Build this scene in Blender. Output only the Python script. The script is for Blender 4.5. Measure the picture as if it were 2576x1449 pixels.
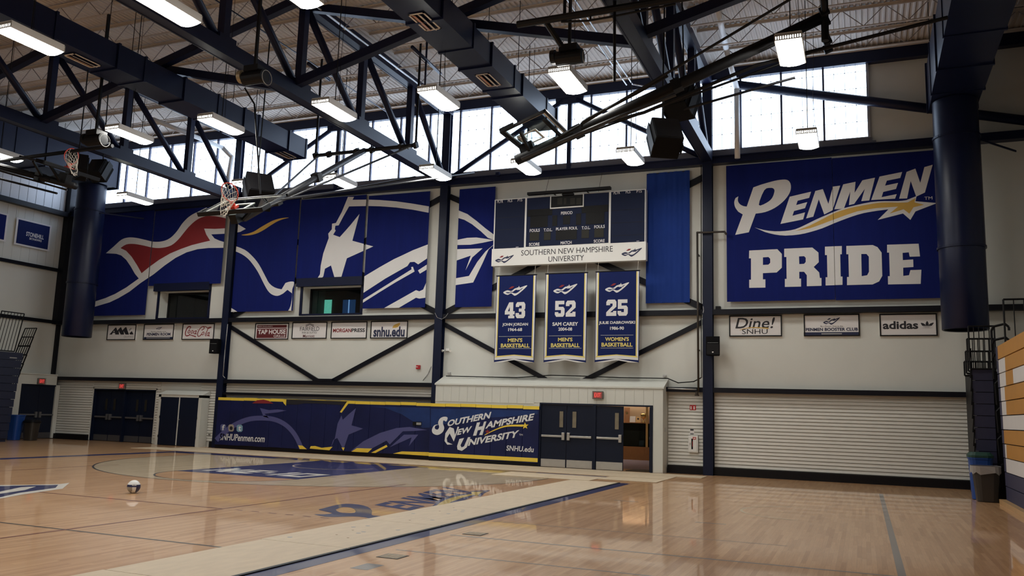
import bpy, bmesh, math, random
from mathutils import Vector, Matrix
from mathutils.geometry import tessellate_polygon
random.seed(7)
S = bpy.context.scene
for o in list(bpy.data.objects): bpy.data.objects.remove(o)

# ---------------------------------------------------------------- camera (solved from the photo)
IW, IH, F, CH = 2576.0, 1449.0, 2123.73, 1.693
YAW, PITCH, ROLL = math.radians(22.5727), math.radians(8.3918), math.radians(1.7688)
_fw = Vector((-math.sin(YAW)*math.cos(PITCH), math.cos(YAW)*math.cos(PITCH), math.sin(PITCH)))
_rt0 = Vector((math.cos(YAW), math.sin(YAW), 0)); _up0 = _rt0.cross(_fw)
_rt = _rt0*math.cos(ROLL) + _up0*math.sin(ROLL)
_up = -_rt0*math.sin(ROLL) + _up0*math.cos(ROLL)
cd = bpy.data.cameras.new('camera'); cam = bpy.data.objects.new('camera', cd); S.collection.objects.link(cam)
cd.sensor_fit = 'HORIZONTAL'; cd.sensor_width = 36.0; cd.lens = F/IW*36.0; cd.clip_end = 200
m = Matrix((_rt, _up, -_fw)).transposed().to_4x4(); m.translation = (0, 0, CH); cam.matrix_world = m
S.camera = cam

# ---------------------------------------------------------------- world and exposure
w = bpy.data.worlds.new('world'); S.world = w; w.use_nodes = True
w.node_tree.nodes['Background'].inputs[0].default_value = (0.75, 0.85, 1.0, 1)
w.node_tree.nodes['Background'].inputs[1].default_value = 1.0
S.view_settings.view_transform = 'Standard'; S.view_settings.look = 'None'
S.view_settings.exposure = 0.15; S.view_settings.gamma = 1.0; S.view_settings.use_curve_mapping = False
LAMP = 42.0      # strength of the ceiling fixtures
DAY = 4.2       # strength of the daylit translucent panels

# ---------------------------------------------------------------- measuring helpers
def ray(px, py): return _fw + _rt*((px-IW/2)/F) - _up*((py-IH/2)/F)
def wl(px, py, Y): d = ray(px, py); t = Y/d.y; return Vector((d.x*t, Y, d.z*t+CH))
def fl(px, py, z=0.0): d = ray(px, py); t = (z-CH)/d.z; return Vector((d.x*t, d.y*t, z))
def xl(px, py, X): d = ray(px, py); t = X/d.x; return Vector((X, d.y*t, d.z*t+CH))
class Zm:                                   # measurements taken in an enlarged crop
    def __init__(s, ox, oy, k): s.ox, s.oy, s.k = ox, oy, k
    def __call__(s, x, y): return (s.ox+x/s.k, s.oy+y/s.k)
ZA = Zm(0, 350, 3.623); ZB = Zm(500, 400, 3.623); ZC = Zm(1100, 400, 2.634); ZD = Zm(1776, 380, 2.8975)
ZS = Zm(500, 780, 3.622); ZP = Zm(1060, 900, 3.68)

# ---------------------------------------------------------------- materials
MT = {}
def mat(name, col, rough=0.6, metal=0.0, var=0.0, vscale=3.0, bump=0.0, bscale=40.0, emit=0.0, coat=0.0, trans=0.0, spec=0.5, stretch=None):
    m = bpy.data.materials.new(name); m.use_nodes = True; nt = m.node_tree; b = nt.nodes['Principled BSDF']
    b.inputs['Base Color'].default_value = (*col, 1); b.inputs['Roughness'].default_value = rough
    b.inputs['Metallic'].default_value = metal; b.inputs['Specular IOR Level'].default_value = spec
    if coat: b.inputs['Coat Weight'].default_value = coat; b.inputs['Coat Roughness'].default_value = 0.035
    if trans: b.inputs['Transmission Weight'].default_value = trans
    if emit: b.inputs['Emission Color'].default_value = (*col, 1); b.inputs['Emission Strength'].default_value = emit
    if var or bump:
        tc = nt.nodes.new('ShaderNodeTexCoord'); mp = nt.nodes.new('ShaderNodeMapping')
        nt.links.new(tc.outputs['Object'], mp.inputs[0])
        if stretch: mp.inputs['Scale'].default_value = stretch
    if var:
        n = nt.nodes.new('ShaderNodeTexNoise'); n.inputs['Scale'].default_value = vscale; n.inputs['Detail'].default_value = 6
        nt.links.new(mp.outputs[0], n.inputs['Vector'])
        r = nt.nodes.new('ShaderNodeMapRange'); r.inputs['To Min'].default_value = 1-var; r.inputs['To Max'].default_value = 1+var
        nt.links.new(n.outputs['Fac'], r.inputs[0])
        x = nt.nodes.new('ShaderNodeMix'); x.data_type = 'RGBA'; x.blend_type = 'MULTIPLY'; x.inputs[0].default_value = 1
        x.inputs[6].default_value = (*col, 1); nt.links.new(r.outputs[0], x.inputs[7]); nt.links.new(x.outputs[2], b.inputs['Base Color'])
    if bump:
        n2 = nt.nodes.new('ShaderNodeTexNoise'); n2.inputs['Scale'].default_value = bscale; n2.inputs['Detail'].default_value = 3
        nt.links.new(mp.outputs[0], n2.inputs['Vector'])
        bp = nt.nodes.new('ShaderNodeBump'); bp.inputs['Strength'].default_value = bump; bp.inputs['Distance'].default_value = 0.02
        nt.links.new(n2.outputs['Fac'], bp.inputs['Height']); nt.links.new(bp.outputs[0], b.inputs['Normal'])
    MT[name] = m; return m
mat('wall_paint', (0.63, 0.64, 0.60), 0.75, var=0.05, vscale=1.2, bump=0.05, bscale=60)
mat('clapboard', (0.66, 0.65, 0.60), 0.5, var=0.04, vscale=2)
mat('white_panel', (0.59, 0.595, 0.55), 0.55, var=0.03)
mat('left_panel', (0.62, 0.63, 0.66), 0.6, var=0.05, vscale=1.5)
mat('navy_steel', (0.005, 0.008, 0.032), 0.40, var=0.2, vscale=4, spec=0.25)
mat('navy_paint', (0.010, 0.014, 0.040), 0.45, var=0.15)
mat('navy_duct', (0.004, 0.008, 0.036), 0.36, var=0.2, vscale=3, spec=0.3)
mat('black', (0.0035, 0.0035, 0.005), 0.5, var=0.1, spec=0.25)
mat('black_plastic', (0.003, 0.003, 0.004), 0.7, spec=0.12, bump=0.1, bscale=300)
mat('baseboard', (0.004, 0.004, 0.006), 0.4, spec=0.25)
mat('deck', (0.60, 0.55, 0.50), 0.7, var=0.08, vscale=1.0)
mat('joist', (0.56, 0.50, 0.44), 0.65, var=0.08)
mat('door_navy', (0.005, 0.009, 0.024), 0.4, spec=0.25, var=0.1)
mat('steel', (0.55, 0.55, 0.54), 0.3, 0.9, var=0.1, vscale=8)
mat('galv', (0.50, 0.50, 0.50), 0.4, 0.6, var=0.15, vscale=6)
mat('white_pvc', (0.75, 0.75, 0.74), 0.4)
mat('white_paint', (0.78, 0.78, 0.76), 0.45)
mat('grey_plastic', (0.30, 0.30, 0.29), 0.5)
mat('banner_blue', (0.0045, 0.011, 0.115), 0.8, spec=0.15, var=0.18, vscale=1.6, bump=0.25, bscale=2.5, stretch=(4, 1, 0.35))
mat('banner_plain', (0.006, 0.030, 0.19), 0.75, spec=0.2, var=0.15, vscale=2)
mat('banner_navy', (0.008, 0.016, 0.090), 0.8, spec=0.15, var=0.1)
mat('print_white', (0.68, 0.68, 0.68), 0.7, var=0.03)
mat('print_red', (0.22, 0.012, 0.016), 0.7, var=0.05)
mat('print_gold', (0.58, 0.36, 0.07), 0.7, var=0.05)
mat('print_yellow', (0.70, 0.58, 0.16), 0.7)
mat('print_black', (0.012, 0.012, 0.018), 0.6)
mat('print_maroon', (0.10, 0.008, 0.012), 0.6)
mat('print_grey', (0.30, 0.30, 0.30), 0.6)
mat('print_navy', (0.010, 0.016, 0.060), 0.6)
mat('print_teal', (0.18, 0.32, 0.42), 0.6)
mat('sign_white', (0.72, 0.70, 0.70), 0.5)
mat('pad_navy', (0.005, 0.009, 0.060), 0.5, spec=0.3, var=0.45, vscale=1.1)
mat('pad_print', (0.075, 0.078, 0.22), 0.45)
mat('pad_dark', (0.012, 0.012, 0.018), 0.45)
mat('pad_yellow', (0.80, 0.58, 0.06), 0.42, var=0.05)
mat('board_white', (0.70, 0.70, 0.68), 0.5)
mat('board_navy', (0.006, 0.011, 0.036), 0.7, var=0.1, spec=0.2)
mat('led_black', (0.004, 0.004, 0.005), 0.6, spec=0.2)
mat('led_tint', (0.020, 0.019, 0.015), 0.6, spec=0.2)
mat('exit_red', (0.9, 0.07, 0.06), 0.5, emit=0.9)
mat('exit_case', (0.14, 0.13, 0.11), 0.5)
mat('alarm_red', (0.42, 0.015, 0.02), 0.4)
mat('bin_blue', (0.008, 0.055, 0.26), 0.5, var=0.1)
mat('bin_green', (0.010, 0.05, 0.035), 0.5)
mat('bin_grey', (0.030, 0.026, 0.022), 0.45)
mat('bag_plastic', (0.45, 0.42, 0.40), 0.25, trans=0.35)
mat('bleacher_navy', (0.030, 0.032, 0.075), 0.6, var=0.1, vscale=8)
mat('bleacher_gold', (0.47, 0.22, 0.035), 0.55, var=0.08)
mat('bleacher_white', (0.66, 0.64, 0.62), 0.55, var=0.04)
mat('bleacher_wood', (0.48, 0.30, 0.14), 0.4, var=0.15, vscale=6)
mat('rim_orange', (0.62, 0.045, 0.02), 0.4)
mat('net', (0.70, 0.66, 0.58), 0.8)
mat('hoop_grey', (0.018, 0.020, 0.026), 0.45, var=0.1)
mat('ball_white', (0.72, 0.72, 0.70), 0.45)
mat('ball_navy', (0.012, 0.016, 0.07), 0.4)
mat('ball_grey', (0.28, 0.26, 0.22), 0.45)
mat('case_wood', (0.36, 0.16, 0.055), 0.45, var=0.12, vscale=5)
mat('case_wood_light', (0.58, 0.36, 0.13), 0.4, var=0.1)
mat('case_back', (0.36, 0.28, 0.19), 0.7, var=0.08)
mat('gilt', (0.65, 0.50, 0.22), 0.25, 0.9)
mat('lobby_tile', (0.56, 0.50, 0.64), 0.2, var=0.1, vscale=5)
mat('lens', (1.0, 0.985, 0.925), 0.5, emit=LAMP)
mat('daylight', (0.64, 0.79, 1.0), 0.5, emit=DAY)
mat('window_bar', (0.055, 0.060, 0.11), 0.5)
mat('grid_bar', (0.30, 0.31, 0.36), 0.6)
mat('plate_brass', (0.34, 0.27, 0.17), 0.35, 0.3)
mat('tree_green', (0.16, 0.62, 0.42), 0.8, var=0.9, vscale=14, emit=2.2)
mat('sky_pane', (0.3, 0.5, 0.8), 0.6, emit=2.0)
mat('drape_blue', (0.04, 0.16, 0.42), 0.7, var=0.3, vscale=10, emit=0.5)
mat('room_dark', (0.05, 0.048, 0.04), 0.7)
mat('court_blue', (0.012, 0.016, 0.10), 0.4, coat=0.6)
mat('court_white', (0.80, 0.76, 0.68), 0.4, coat=0.6)
mat('court_yellow', (0.55, 0.38, 0.06), 0.4, coat=0.6)
mat('court_black', (0.018, 0.012, 0.010), 0.4, coat=0.6)
mat('court_red', (0.16, 0.02, 0.012), 0.4, coat=0.6)
mat('court_grey', (0.22, 0.20, 0.19), 0.4, coat=0.6)
mat('court_cream', (0.60, 0.48, 0.30), 0.4, coat=0.6)
mat('fur_edge', (0.20, 0.13, 0.06), 0.8)

def glass(name, col, rough=0.02, alpha=0.25):
    m = bpy.data.materials.new(name); m.use_nodes = True; nt = m.node_tree; nt.nodes.clear()
    out = nt.nodes.new('ShaderNodeOutputMaterial'); t = nt.nodes.new('ShaderNodeBsdfTransparent'); t.inputs[0].default_value = (*col, 1)
    g = nt.nodes.new('ShaderNodeBsdfGlossy'); g.inputs['Roughness'].default_value = rough
    fr = nt.nodes.new('ShaderNodeLayerWeight'); pw = nt.nodes.new('ShaderNodeMath'); pw.operation = 'POWER'; pw.inputs[1].default_value = 4.0; nt.links.new(fr.outputs['Facing'], pw.inputs[0])
    ad = nt.nodes.new('ShaderNodeMath'); ad.operation = 'MULTIPLY_ADD'; ad.inputs[1].default_value = 0.8; ad.inputs[2].default_value = 0.04; nt.links.new(pw.outputs[0], ad.inputs[0])
    mx = nt.nodes.new('ShaderNodeMixShader'); nt.links.new(ad.outputs[0], mx.inputs[0])
    nt.links.new(t.outputs[0], mx.inputs[1]); nt.links.new(g.outputs[0], mx.inputs[2]); nt.links.new(mx.outputs[0], out.inputs[0])
    MT[name] = m
glass('clear_glass', (0.86, 0.92, 0.92)); glass('dark_glass', (0.45, 0.50, 0.52))

def wood(name, c1, c2, dark, plank=0.057, length=1.1, gloss=0.04, coat=0.75):
    """hardwood strip floor: boards run along Y, every board its own tone"""
    m = bpy.data.materials.new(name); m.use_nodes = True; nt = m.node_tree; L = nt.links.new; b = nt.nodes['Principled BSDF']
    tc = nt.nodes.new('ShaderNodeTexCoord'); sx = nt.nodes.new('ShaderNodeSeparateXYZ'); L(tc.outputs['Object'], sx.inputs[0])
    def mth(op, a, b_=None, v=None):
        n = nt.nodes.new('ShaderNodeMath'); n.operation = op; L(a, n.inputs[0])
        if b_ is not None: L(b_, n.inputs[1])
        if v is not None: n.inputs[1].default_value = v
        return n.outputs[0]
    row = mth('DIVIDE', sx.outputs[0], v=plank); rowi = mth('FLOOR', row)
    wn = nt.nodes.new('ShaderNodeTexWhiteNoise'); wn.noise_dimensions = '1D'; L(rowi, wn.inputs['W'])
    yy = mth('ADD', mth('DIVIDE', sx.outputs[1], v=length), wn.outputs['Value'])
    coli = mth('FLOOR', yy)
    cb = nt.nodes.new('ShaderNodeCombineXYZ'); L(rowi, cb.inputs[0]); L(coli, cb.inputs[1])
    w2 = nt.nodes.new('ShaderNodeTexWhiteNoise'); w2.noise_dimensions = '2D'; L(cb.outputs[0], w2.inputs['Vector'])
    cr = nt.nodes.new('ShaderNodeValToRGB'); cr.color_ramp.elements[0].color = (*dark, 1); cr.color_ramp.elements[1].color = (*c2, 1)
    cr.color_ramp.elements[0].position = 0.0; e = cr.color_ramp.elements.new(0.22); e.color = (*c1, 1)
    L(w2.outputs['Value'], cr.inputs[0])
    mp = nt.nodes.new('ShaderNodeMapping'); mp.inputs['Scale'].default_value = (26, 1.4, 1); L(tc.outputs['Object'], mp.inputs[0])
    gn = nt.nodes.new('ShaderNodeTexNoise'); gn.inputs['Scale'].default_value = 2.2; gn.inputs['Detail'].default_value = 5; L(mp.outputs[0], gn.inputs['Vector'])
    ms = nt.nodes.new('ShaderNodeMapRange'); ms.inputs['To Min'].default_value = 0.80; ms.inputs['To Max'].default_value = 1.16; L(gn.outputs['Fac'], ms.inputs[0])
    big = nt.nodes.new('ShaderNodeTexNoise'); big.inputs['Scale'].default_value = 0.35; L(tc.outputs['Object'], big.inputs['Vector'])
    mb = nt.nodes.new('ShaderNodeMapRange'); mb.inputs['To Min'].default_value = 0.9; mb.inputs['To Max'].default_value = 1.1; L(big.outputs['Fac'], mb.inputs[0])
    # hairline joints between the boards
    fx = mth('FRACT', row); ja = mth('LESS_THAN', fx, v=0.035); jb = mth('LESS_THAN', mth('FRACT', yy), v=0.004)
    jj = mth('MULTIPLY', mth('MAXIMUM', ja, jb), v=-0.28); jm = mth('ADD', jj, v=1.0)
    k = mth('MULTIPLY', mth('MULTIPLY', ms.outputs[0], mb.outputs[0]), jm)
    x = nt.nodes.new('ShaderNodeMix'); x.data_type = 'RGBA'; x.blend_type = 'MULTIPLY'; x.inputs[0].default_value = 1
    L(cr.outputs[0], x.inputs[6]); L(k, x.inputs[7]); L(x.outputs[2], b.inputs['Base Color'])
    b.inputs['Roughness'].default_value = 0.4; b.inputs['Coat Weight'].default_value = coat; b.inputs['Coat Roughness'].default_value = gloss
    b.inputs['Specular IOR Level'].default_value = 0.35
    # each strip lies a little differently: breaks the edge of the reflections
    n3 = nt.nodes.new('ShaderNodeTexNoise'); n3.inputs['Scale'].default_value = 0.9; n3.inputs['Detail'].default_value = 1
    mp2 = nt.nodes.new('ShaderNodeMapping'); mp2.inputs['Scale'].default_value = (9, 1.1, 1); L(tc.outputs['Object'], mp2.inputs[0]); L(mp2.outputs[0], n3.inputs['Vector'])
    bp = nt.nodes.new('ShaderNodeBump'); bp.inputs['Strength'].default_value = 0.035; bp.inputs['Distance'].default_value = 0.02
    L(n3.outputs['Fac'], bp.inputs['Height']); L(bp.outputs[0], b.inputs['Coat Normal'])
    MT[name] = m
wood('maple', (0.60, 0.335, 0.160), (0.70, 0.415, 0.21), (0.52, 0.275, 0.125))
wood('maple_pale', (0.60, 0.46, 0.29), (0.70, 0.55, 0.36), (0.53, 0.40, 0.24))
def plywood():
    m = mat('plywood', (0.56, 0.45, 0.315), 0.6, var=0.16, vscale=2.6, stretch=(3, 1, 1)); return m
plywood()

# ---------------------------------------------------------------- mesh helpers
C = S.collection
class MB:
    def __init__(s): s.v = []; s.f = []
    def add(s, vs, fs):
        n = len(s.v); s.v += [tuple(p) for p in vs]; s.f += [tuple(i+n for i in q) for q in fs]; return s
    def box(s, a, b):
        x0, y0, z0 = [min(p, q) for p, q in zip(a, b)]; x1, y1, z1 = [max(p, q) for p, q in zip(a, b)]
        return s.add([(x0,y0,z0),(x1,y0,z0),(x1,y1,z0),(x0,y1,z0),(x0,y0,z1),(x1,y0,z1),(x1,y1,z1),(x0,y1,z1)],
                     [(0,3,2,1),(4,5,6,7),(0,1,5,4),(1,2,6,5),(2,3,7,6),(3,0,4,7)])
    def obox(s, c, ax, ay, az):             # box with half-axis vectors
        c = Vector(c); P = [c+ax*i+ay*j+az*k for k in (-1,1) for i, j in ((-1,-1),(1,-1),(1,1),(-1,1))]
        return s.add(P, [(0,3,2,1),(4,5,6,7),(0,1,5,4),(1,2,6,5),(2,3,7,6),(3,0,4,7)])
    def bar(s, p, q, w, h, up=(0,0,1)):     # rectangular bar from p to q
        p, q = Vector(p), Vector(q); d = (q-p); u = Vector(up)
        if abs(d.normalized().dot(u)) > 0.99: u = Vector((1,0,0))
        x = d.cross(u).normalized(); z = x.cross(d).normalized()
        return s.obox((p+q)/2, x*(w/2), d/2, z*(h/2))
    def tube(s, p, q, r, n=10, r2=None, caps=True):
        p, q = Vector(p), Vector(q); d = (q-p).normalized(); u = Vector((0,0,1)) if abs(d.z) < 0.95 else Vector((1,0,0))
        x = d.cross(u).normalized(); y = d.cross(x); r2 = r if r2 is None else r2
        P = [p+(x*math.cos(2*math.pi*i/n)+y*math.sin(2*math.pi*i/n))*r for i in range(n)] + [q+(x*math.cos(2*math.pi*i/n)+y*math.sin(2*math.pi*i/n))*r2 for i in range(n)]
        fs = [(i, (i+1)%n, n+(i+1)%n, n+i) for i in range(n)]
        if caps: fs += [tuple(range(n))[::-1], tuple(range(n, 2*n))]
        return s.add(P, fs)
    def path(s, pts, r, n=6):
        for a, b in zip(pts, pts[1:]): s.tube(a, b, r, n)
        return s
    def ring(s, c, ax, ay, R, r, n=28, k=8, a0=0, a1=2*math.pi):
        c = Vector(c); az = ax.cross(ay).normalized(); full = abs(a1-a0-2*math.pi) < 1e-6; m_ = n if full else n+1; base = len(s.v)
        for i in range(m_):
            a = a0+(a1-a0)*i/n; e = ax*math.cos(a)+ay*math.sin(a)
            for j in range(k): b = 2*math.pi*j/k; s.v.append(tuple(c+e*(R+r*math.cos(b))+az*(r*math.sin(b))))
        for i in range(n):
            i2 = (i+1) % m_
            for j in range(k): j2 = (j+1)%k; s.f.append((base+i*k+j, base+i2*k+j, base+i2*k+j2, base+i*k+j2))
        return s
    def poly(s, loops, off=None):           # filled polygon with holes (loops of 3-D points), optional extrusion
        loops = [[Vector(p) for p in l] for l in loops]; flat = [p for l in loops for p in l]
        tri = tessellate_polygon(loops)
        if off is None: return s.add(flat, [tuple(t) for t in tri])
        off = Vector(off); n = len(flat); fs = [tuple(t) for t in tri] + [tuple(i+n for i in reversed(t)) for t in tri]; k = 0
        for l in loops:
            m_ = len(l); fs += [(k+i, k+(i+1)%m_, n+k+(i+1)%m_, n+k+i) for i in range(m_)]; k += m_
        return s.add(flat+[p+off for p in flat], fs)
    def lathe(s, c, prof, n=24, axis=Vector((0,0,1))):
        c = Vector(c); u = Vector((1,0,0)) if abs(axis.x) < 0.9 else Vector((0,1,0)); x = axis.cross(u).normalized(); y = axis.cross(x); base = len(s.v)
        for r, z in prof:
            for i in range(n): a = 2*math.pi*i/n; s.v.append(tuple(c+axis*z+(x*math.cos(a)+y*math.sin(a))*r))
        for j in range(len(prof)-1):
            for i in range(n): i2 = (i+1)%n; s.f.append((base+j*n+i, base+j*n+i2, base+(j+1)*n+i2, base+(j+1)*n+i))
        return s
    def build(s, name, m, parent=None, smooth=False, bevel=0.0, fix=True):
        me = bpy.data.meshes.new(name); me.from_pydata(s.v, [], s.f); me.validate()
        if fix:
            bm = bmesh.new(); bm.from_mesh(me); bmesh.ops.recalc_face_normals(bm, faces=bm.faces); bm.to_mesh(me); bm.free()
        me.materials.append(MT[m])
        if smooth:
            for p in me.polygons: p.use_smooth = True
        o = bpy.data.objects.new(name, me); C.objects.link(o)
        if parent is not None: attach(o, parent)
        if bevel:
            b = o.modifiers.new('bevel', 'BEVEL'); b.width = bevel; b.segments = 2; b.limit_method = 'ANGLE'
        return o
def attach(o, parent):
    o.parent = parent; o.matrix_parent_inverse = parent_mat(parent).inverted()
def parent_mat(p):
    mm = p.matrix_basis.copy()
    return (parent_mat(p.parent) @ p.matrix_parent_inverse @ mm) if p.parent else mm
def tag(o, label=None, cat=None, group=None, kind=None):
    if label: o['label'] = label
    if cat: o['category'] = cat
    if group: o['group'] = group
    if kind: o['kind'] = kind
    return o
def thing(name, loc, label=None, cat=None, group=None, kind=None):
    o = bpy.data.objects.new(name, None); C.objects.link(o); o.location = loc; o.empty_display_size = 0.2
    return tag(o, label, cat, group, kind)
def struct(o): o['kind'] = 'structure'; return o
def linked(src, parent, loc=(0,0,0)):       # another child that shares the mesh, shifted by loc in world space
    o = src.copy(); C.objects.link(o); o.parent = parent; o.matrix_parent_inverse = src.matrix_parent_inverse.copy() if src.parent == parent else parent_mat(parent).inverted()
    o.location = Vector(src.location)+Vector(loc); return o
def copy_tree(o, delta, parent=None):
    c = o.copy(); C.objects.link(c)
    if parent is None: c.location = Vector(o.location)+Vector(delta)
    else: c.parent = parent; c.matrix_parent_inverse = o.matrix_parent_inverse.copy()
    for ch in o.children: copy_tree(ch, delta, c)
    return c
def smooth_px(pts, n=4, closed=True):       # Catmull-Rom through measured outline points
    out = []; N = len(pts); rng = range(N) if closed else range(N-1)
    for i in rng:
        p0, p1, p2, p3 = [pts[(i+k)%N] if closed else pts[max(0, min(N-1, i+k))] for k in (-1,0,1,2)]
        for j in range(n):
            t = j/n
            out.append(tuple(0.5*((2*p1[a])+(-p0[a]+p2[a])*t+(2*p0[a]-5*p1[a]+4*p2[a]-p3[a])*t*t+(-p0[a]+3*p1[a]-3*p2[a]+p3[a])*t**3) for a in (0,1)))
    if not closed: out.append(pts[-1])
    return out
def onwall(z, pts, Y): return [wl(*z(*p), Y) for p in pts] if z else [wl(*p, Y) for p in pts]
def decal(name, loops, m, parent, z=None, Y=26.4, sm=0):
    ls = [onwall(z, smooth_px(l, sm) if sm else l, Y) for l in loops]
    return MB().poly(ls).build(name, m, parent, fix=False)
def stroke_px(pts, w, n=6):                 # ribbon of a given width along a measured centre line
    p = smooth_px(pts, n, False); L, R = [], []
    for i, q in enumerate(p):
        a = p[max(0,i-1)]; b = p[min(len(p)-1,i+1)]; dx, dy = b[0]-a[0], b[1]-a[1]; k = math.hypot(dx, dy) or 1
        ww = w[0]+(w[1]-w[0])*i/(len(p)-1) if isinstance(w, tuple) else w
        L.append((q[0]-dy/k*ww/2, q[1]+dx/k*ww/2)); R.append((q[0]+dy/k*ww/2, q[1]-dx/k*ww/2))
    return L+R[::-1]
_tc = {}
def glyphs(s, bold=0.0, spacing=1.0):
    k = (s, bold, spacing)
    if k in _tc: return _tc[k]
    cu = bpy.data.curves.new('t', 'FONT'); cu.body = s; cu.size = 1; cu.offset = bold; cu.resolution_u = 3; cu.space_character = spacing; cu.fill_mode = 'FRONT'
    ob = bpy.data.objects.new('t', cu); C.objects.link(ob); bpy.context.view_layer.update()
    me = bpy.data.meshes.new_from_object(ob.evaluated_get(bpy.context.evaluated_depsgraph_get()))
    vs = [v.co.copy() for v in me.vertices]; fs = [tuple(p.vertices) for p in me.polygons]
    bpy.data.objects.remove(ob); bpy.data.curves.remove(cu); bpy.data.meshes.remove(me)
    x0 = min(v.x for v in vs); x1 = max(v.x for v in vs); y0 = min(v.y for v in vs); y1 = max(v.y for v in vs)
    vs = [((v.x-x0)/(x1-x0), (v.y-y0)/(y1-y0)) for v in vs]; _tc[k] = (vs, fs); return _tc[k]
def components(vs, fs):
    p = list(range(len(vs)))
    def f(a):
        while p[a] != a: p[a] = p[p[a]]; a = p[a]
        return a
    for q in fs:
        for k in q[1:]: p[f(k)] = f(q[0])
    g = {}
    for q in fs: g.setdefault(f(q[0]), []).append(q)
    return list(g.values())
def text3(name, s, org, bx, up, m, parent, bold=0.0, spacing=1.0):
    vs, fs = glyphs(s, bold, spacing); org = Vector(org); P = [org+bx*x+up*y for x, y in vs]
    if up.length < 0.06: return MB().add(P, fs).build(name, m, parent, fix=False)
    for cf in components(vs, fs):                               # big lettering: every letter a piece of its own
        ix = sorted({i for q in cf for i in q}); k = {v: i for i, v in enumerate(ix)}
        o = MB().add([P[i] for i in ix], [tuple(k[i] for i in q) for q in cf]).build('letter', m, parent, fix=False)
    return o
def text_px(s, l, r, h, Y, m, parent, z=None, bold=0.0, italic=0.0, spacing=1.0, name='lettering', level=True):
    """l, r: mid points of the left and right end; h: letter height, all measured in the photo"""
    k = z.k if z else 1.0
    a = wl(*(z(*l) if z else l), Y); b = wl(*(z(*r) if z else r), Y)
    lc = z(*l) if z else l; hh = (wl(lc[0], lc[1]-h/k/2, Y)-wl(lc[0], lc[1]+h/k/2, Y)).z
    if level: zc = (a.z+b.z)/2; a.z = b.z = zc
    bx = b-a; up = Vector((italic*hh, 0, hh))
    return text3(name, s, a-up/2, bx, up, m, parent, bold, spacing)
mat('print_social', (0.09, 0.10, 0.24), 0.5); mat('print_camera', (0.34, 0.29, 0.24), 0.5)
mat('plate_dark', (0.030, 0.022, 0.016), 0.5, var=0.2); mat('exit_panel', (0.30, 0.05, 0.045), 0.5, emit=0.25); mat('bleacher_navy2', (0.008, 0.013, 0.036), 0.5, var=0.1)

mat('joist_web_shaded', (0.26, 0.23, 0.22), 0.6)  # darker than the chords: the backlit shade is put into the colour

mat('pad_blue', (0.010, 0.030, 0.125), 0.5, var=0.5, vscale=2.2, spec=0.3)

mat('beam_dark', (0.0035, 0.004, 0.009), 0.42, var=0.15, vscale=4, spec=0.25)
mat('column_navy', (0.005, 0.009, 0.030), 0.42, var=0.15, vscale=4, spec=0.25)

mat('bar_dull', (0.16, 0.16, 0.17), 0.4, 0.6)
mat('kick_dull', (0.09, 0.09, 0.10), 0.4, 0.4)

mat('ledge_grey', (0.10, 0.10, 0.12), 0.5)

# ================================================================ THE HALL
YW, YC = 26.62, 26.35                       # wall face; front of columns and beams
XL, XR, YF = -32.6, 5.25, -12.0             # left wall, right wall, wall behind the camera
ZD_ = 13.02                                 # underside of the roof deck
COLX = [-32.6, -23.2, -13.73, -4.36, 5.0]

def cells(xs, zs, holes, y0, y1, axis='x'):
    """solid wall with rectangular openings; holes are (a0, a1, z0, z1)"""
    xs = sorted(set(xs+[h[0] for h in holes]+[h[1] for h in holes])); zs = sorted(set(zs+[h[2] for h in holes]+[h[3] for h in holes])); mb = MB()
    for a, b in zip(xs, xs[1:]):
        for c, d in zip(zs, zs[1:]):
            if any(h[0]-1e-4 <= a and b <= h[1]+1e-4 and h[2]-1e-4 <= c and d <= h[3]+1e-4 for h in holes): continue
            if axis == 'x': mb.box((a, y0, c), (b, y1, d))
            else: mb.box((y0, a, c), (y1, b, d))
    return mb
# floor
fmb = MB().add([(XL-1, YF-1, 0), (XR+1, YF-1, 0), (XR+1, 27.4, 0), (XL-1, 27.4, 0)], [(0,1,2,3)])
floor = struct(fmb.build('floor', 'maple'))
# openings in the back wall
w1a, w1b = wl(400,765,YW), wl(525,755,YW); W1 = (w1a.x, w1b.x, wl(460,799,YW).z, wl(460,732,YW).z)
w2a, w2b = wl(*ZB(945,1280),YW), wl(*ZB(1478,1270),YW); W2 = (w2a.x, w2b.x, wl(*ZB(1200,1408),YW).z, wl(*ZB(1200,1160),YW).z)
WB0, WB1, WX1 = 10.18, 12.50, 0.40          # clerestory sill, head and right end
DA = (wl(231,1050,YW).x, wl(388,1050,YW).x, 0.0, 2.16)      # double doors on the left
PX = (-9.75, -5.95, 0.0, 2.1)               # passage behind the vestibule doors
wall_back = struct(cells([XL-0.3, XR+0.3], [0.0, ZD_+0.1], [W1, W2, (XL+0.3, WX1, WB0, WB1), DA, PX], YW, YW+0.25).build('wall_back', 'wall_paint'))
wall_left = struct(cells([YF, YW+0.25], [0.0, ZD_+0.1], [], XL-0.25, XL, 'y').build('wall_left', 'wall_paint'))
wall_right = struct(cells([YF, YW+0.25], [0.0, ZD_+0.1], [], XR, XR+0.25, 'y').build('wall_right', 'wall_paint'))
wall_front = struct(cells([XL-0.3, XR+0.3], [0.0, ZD_+0.1], [], YF-0.25, YF).build('wall_front', 'wall_paint'))
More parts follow.
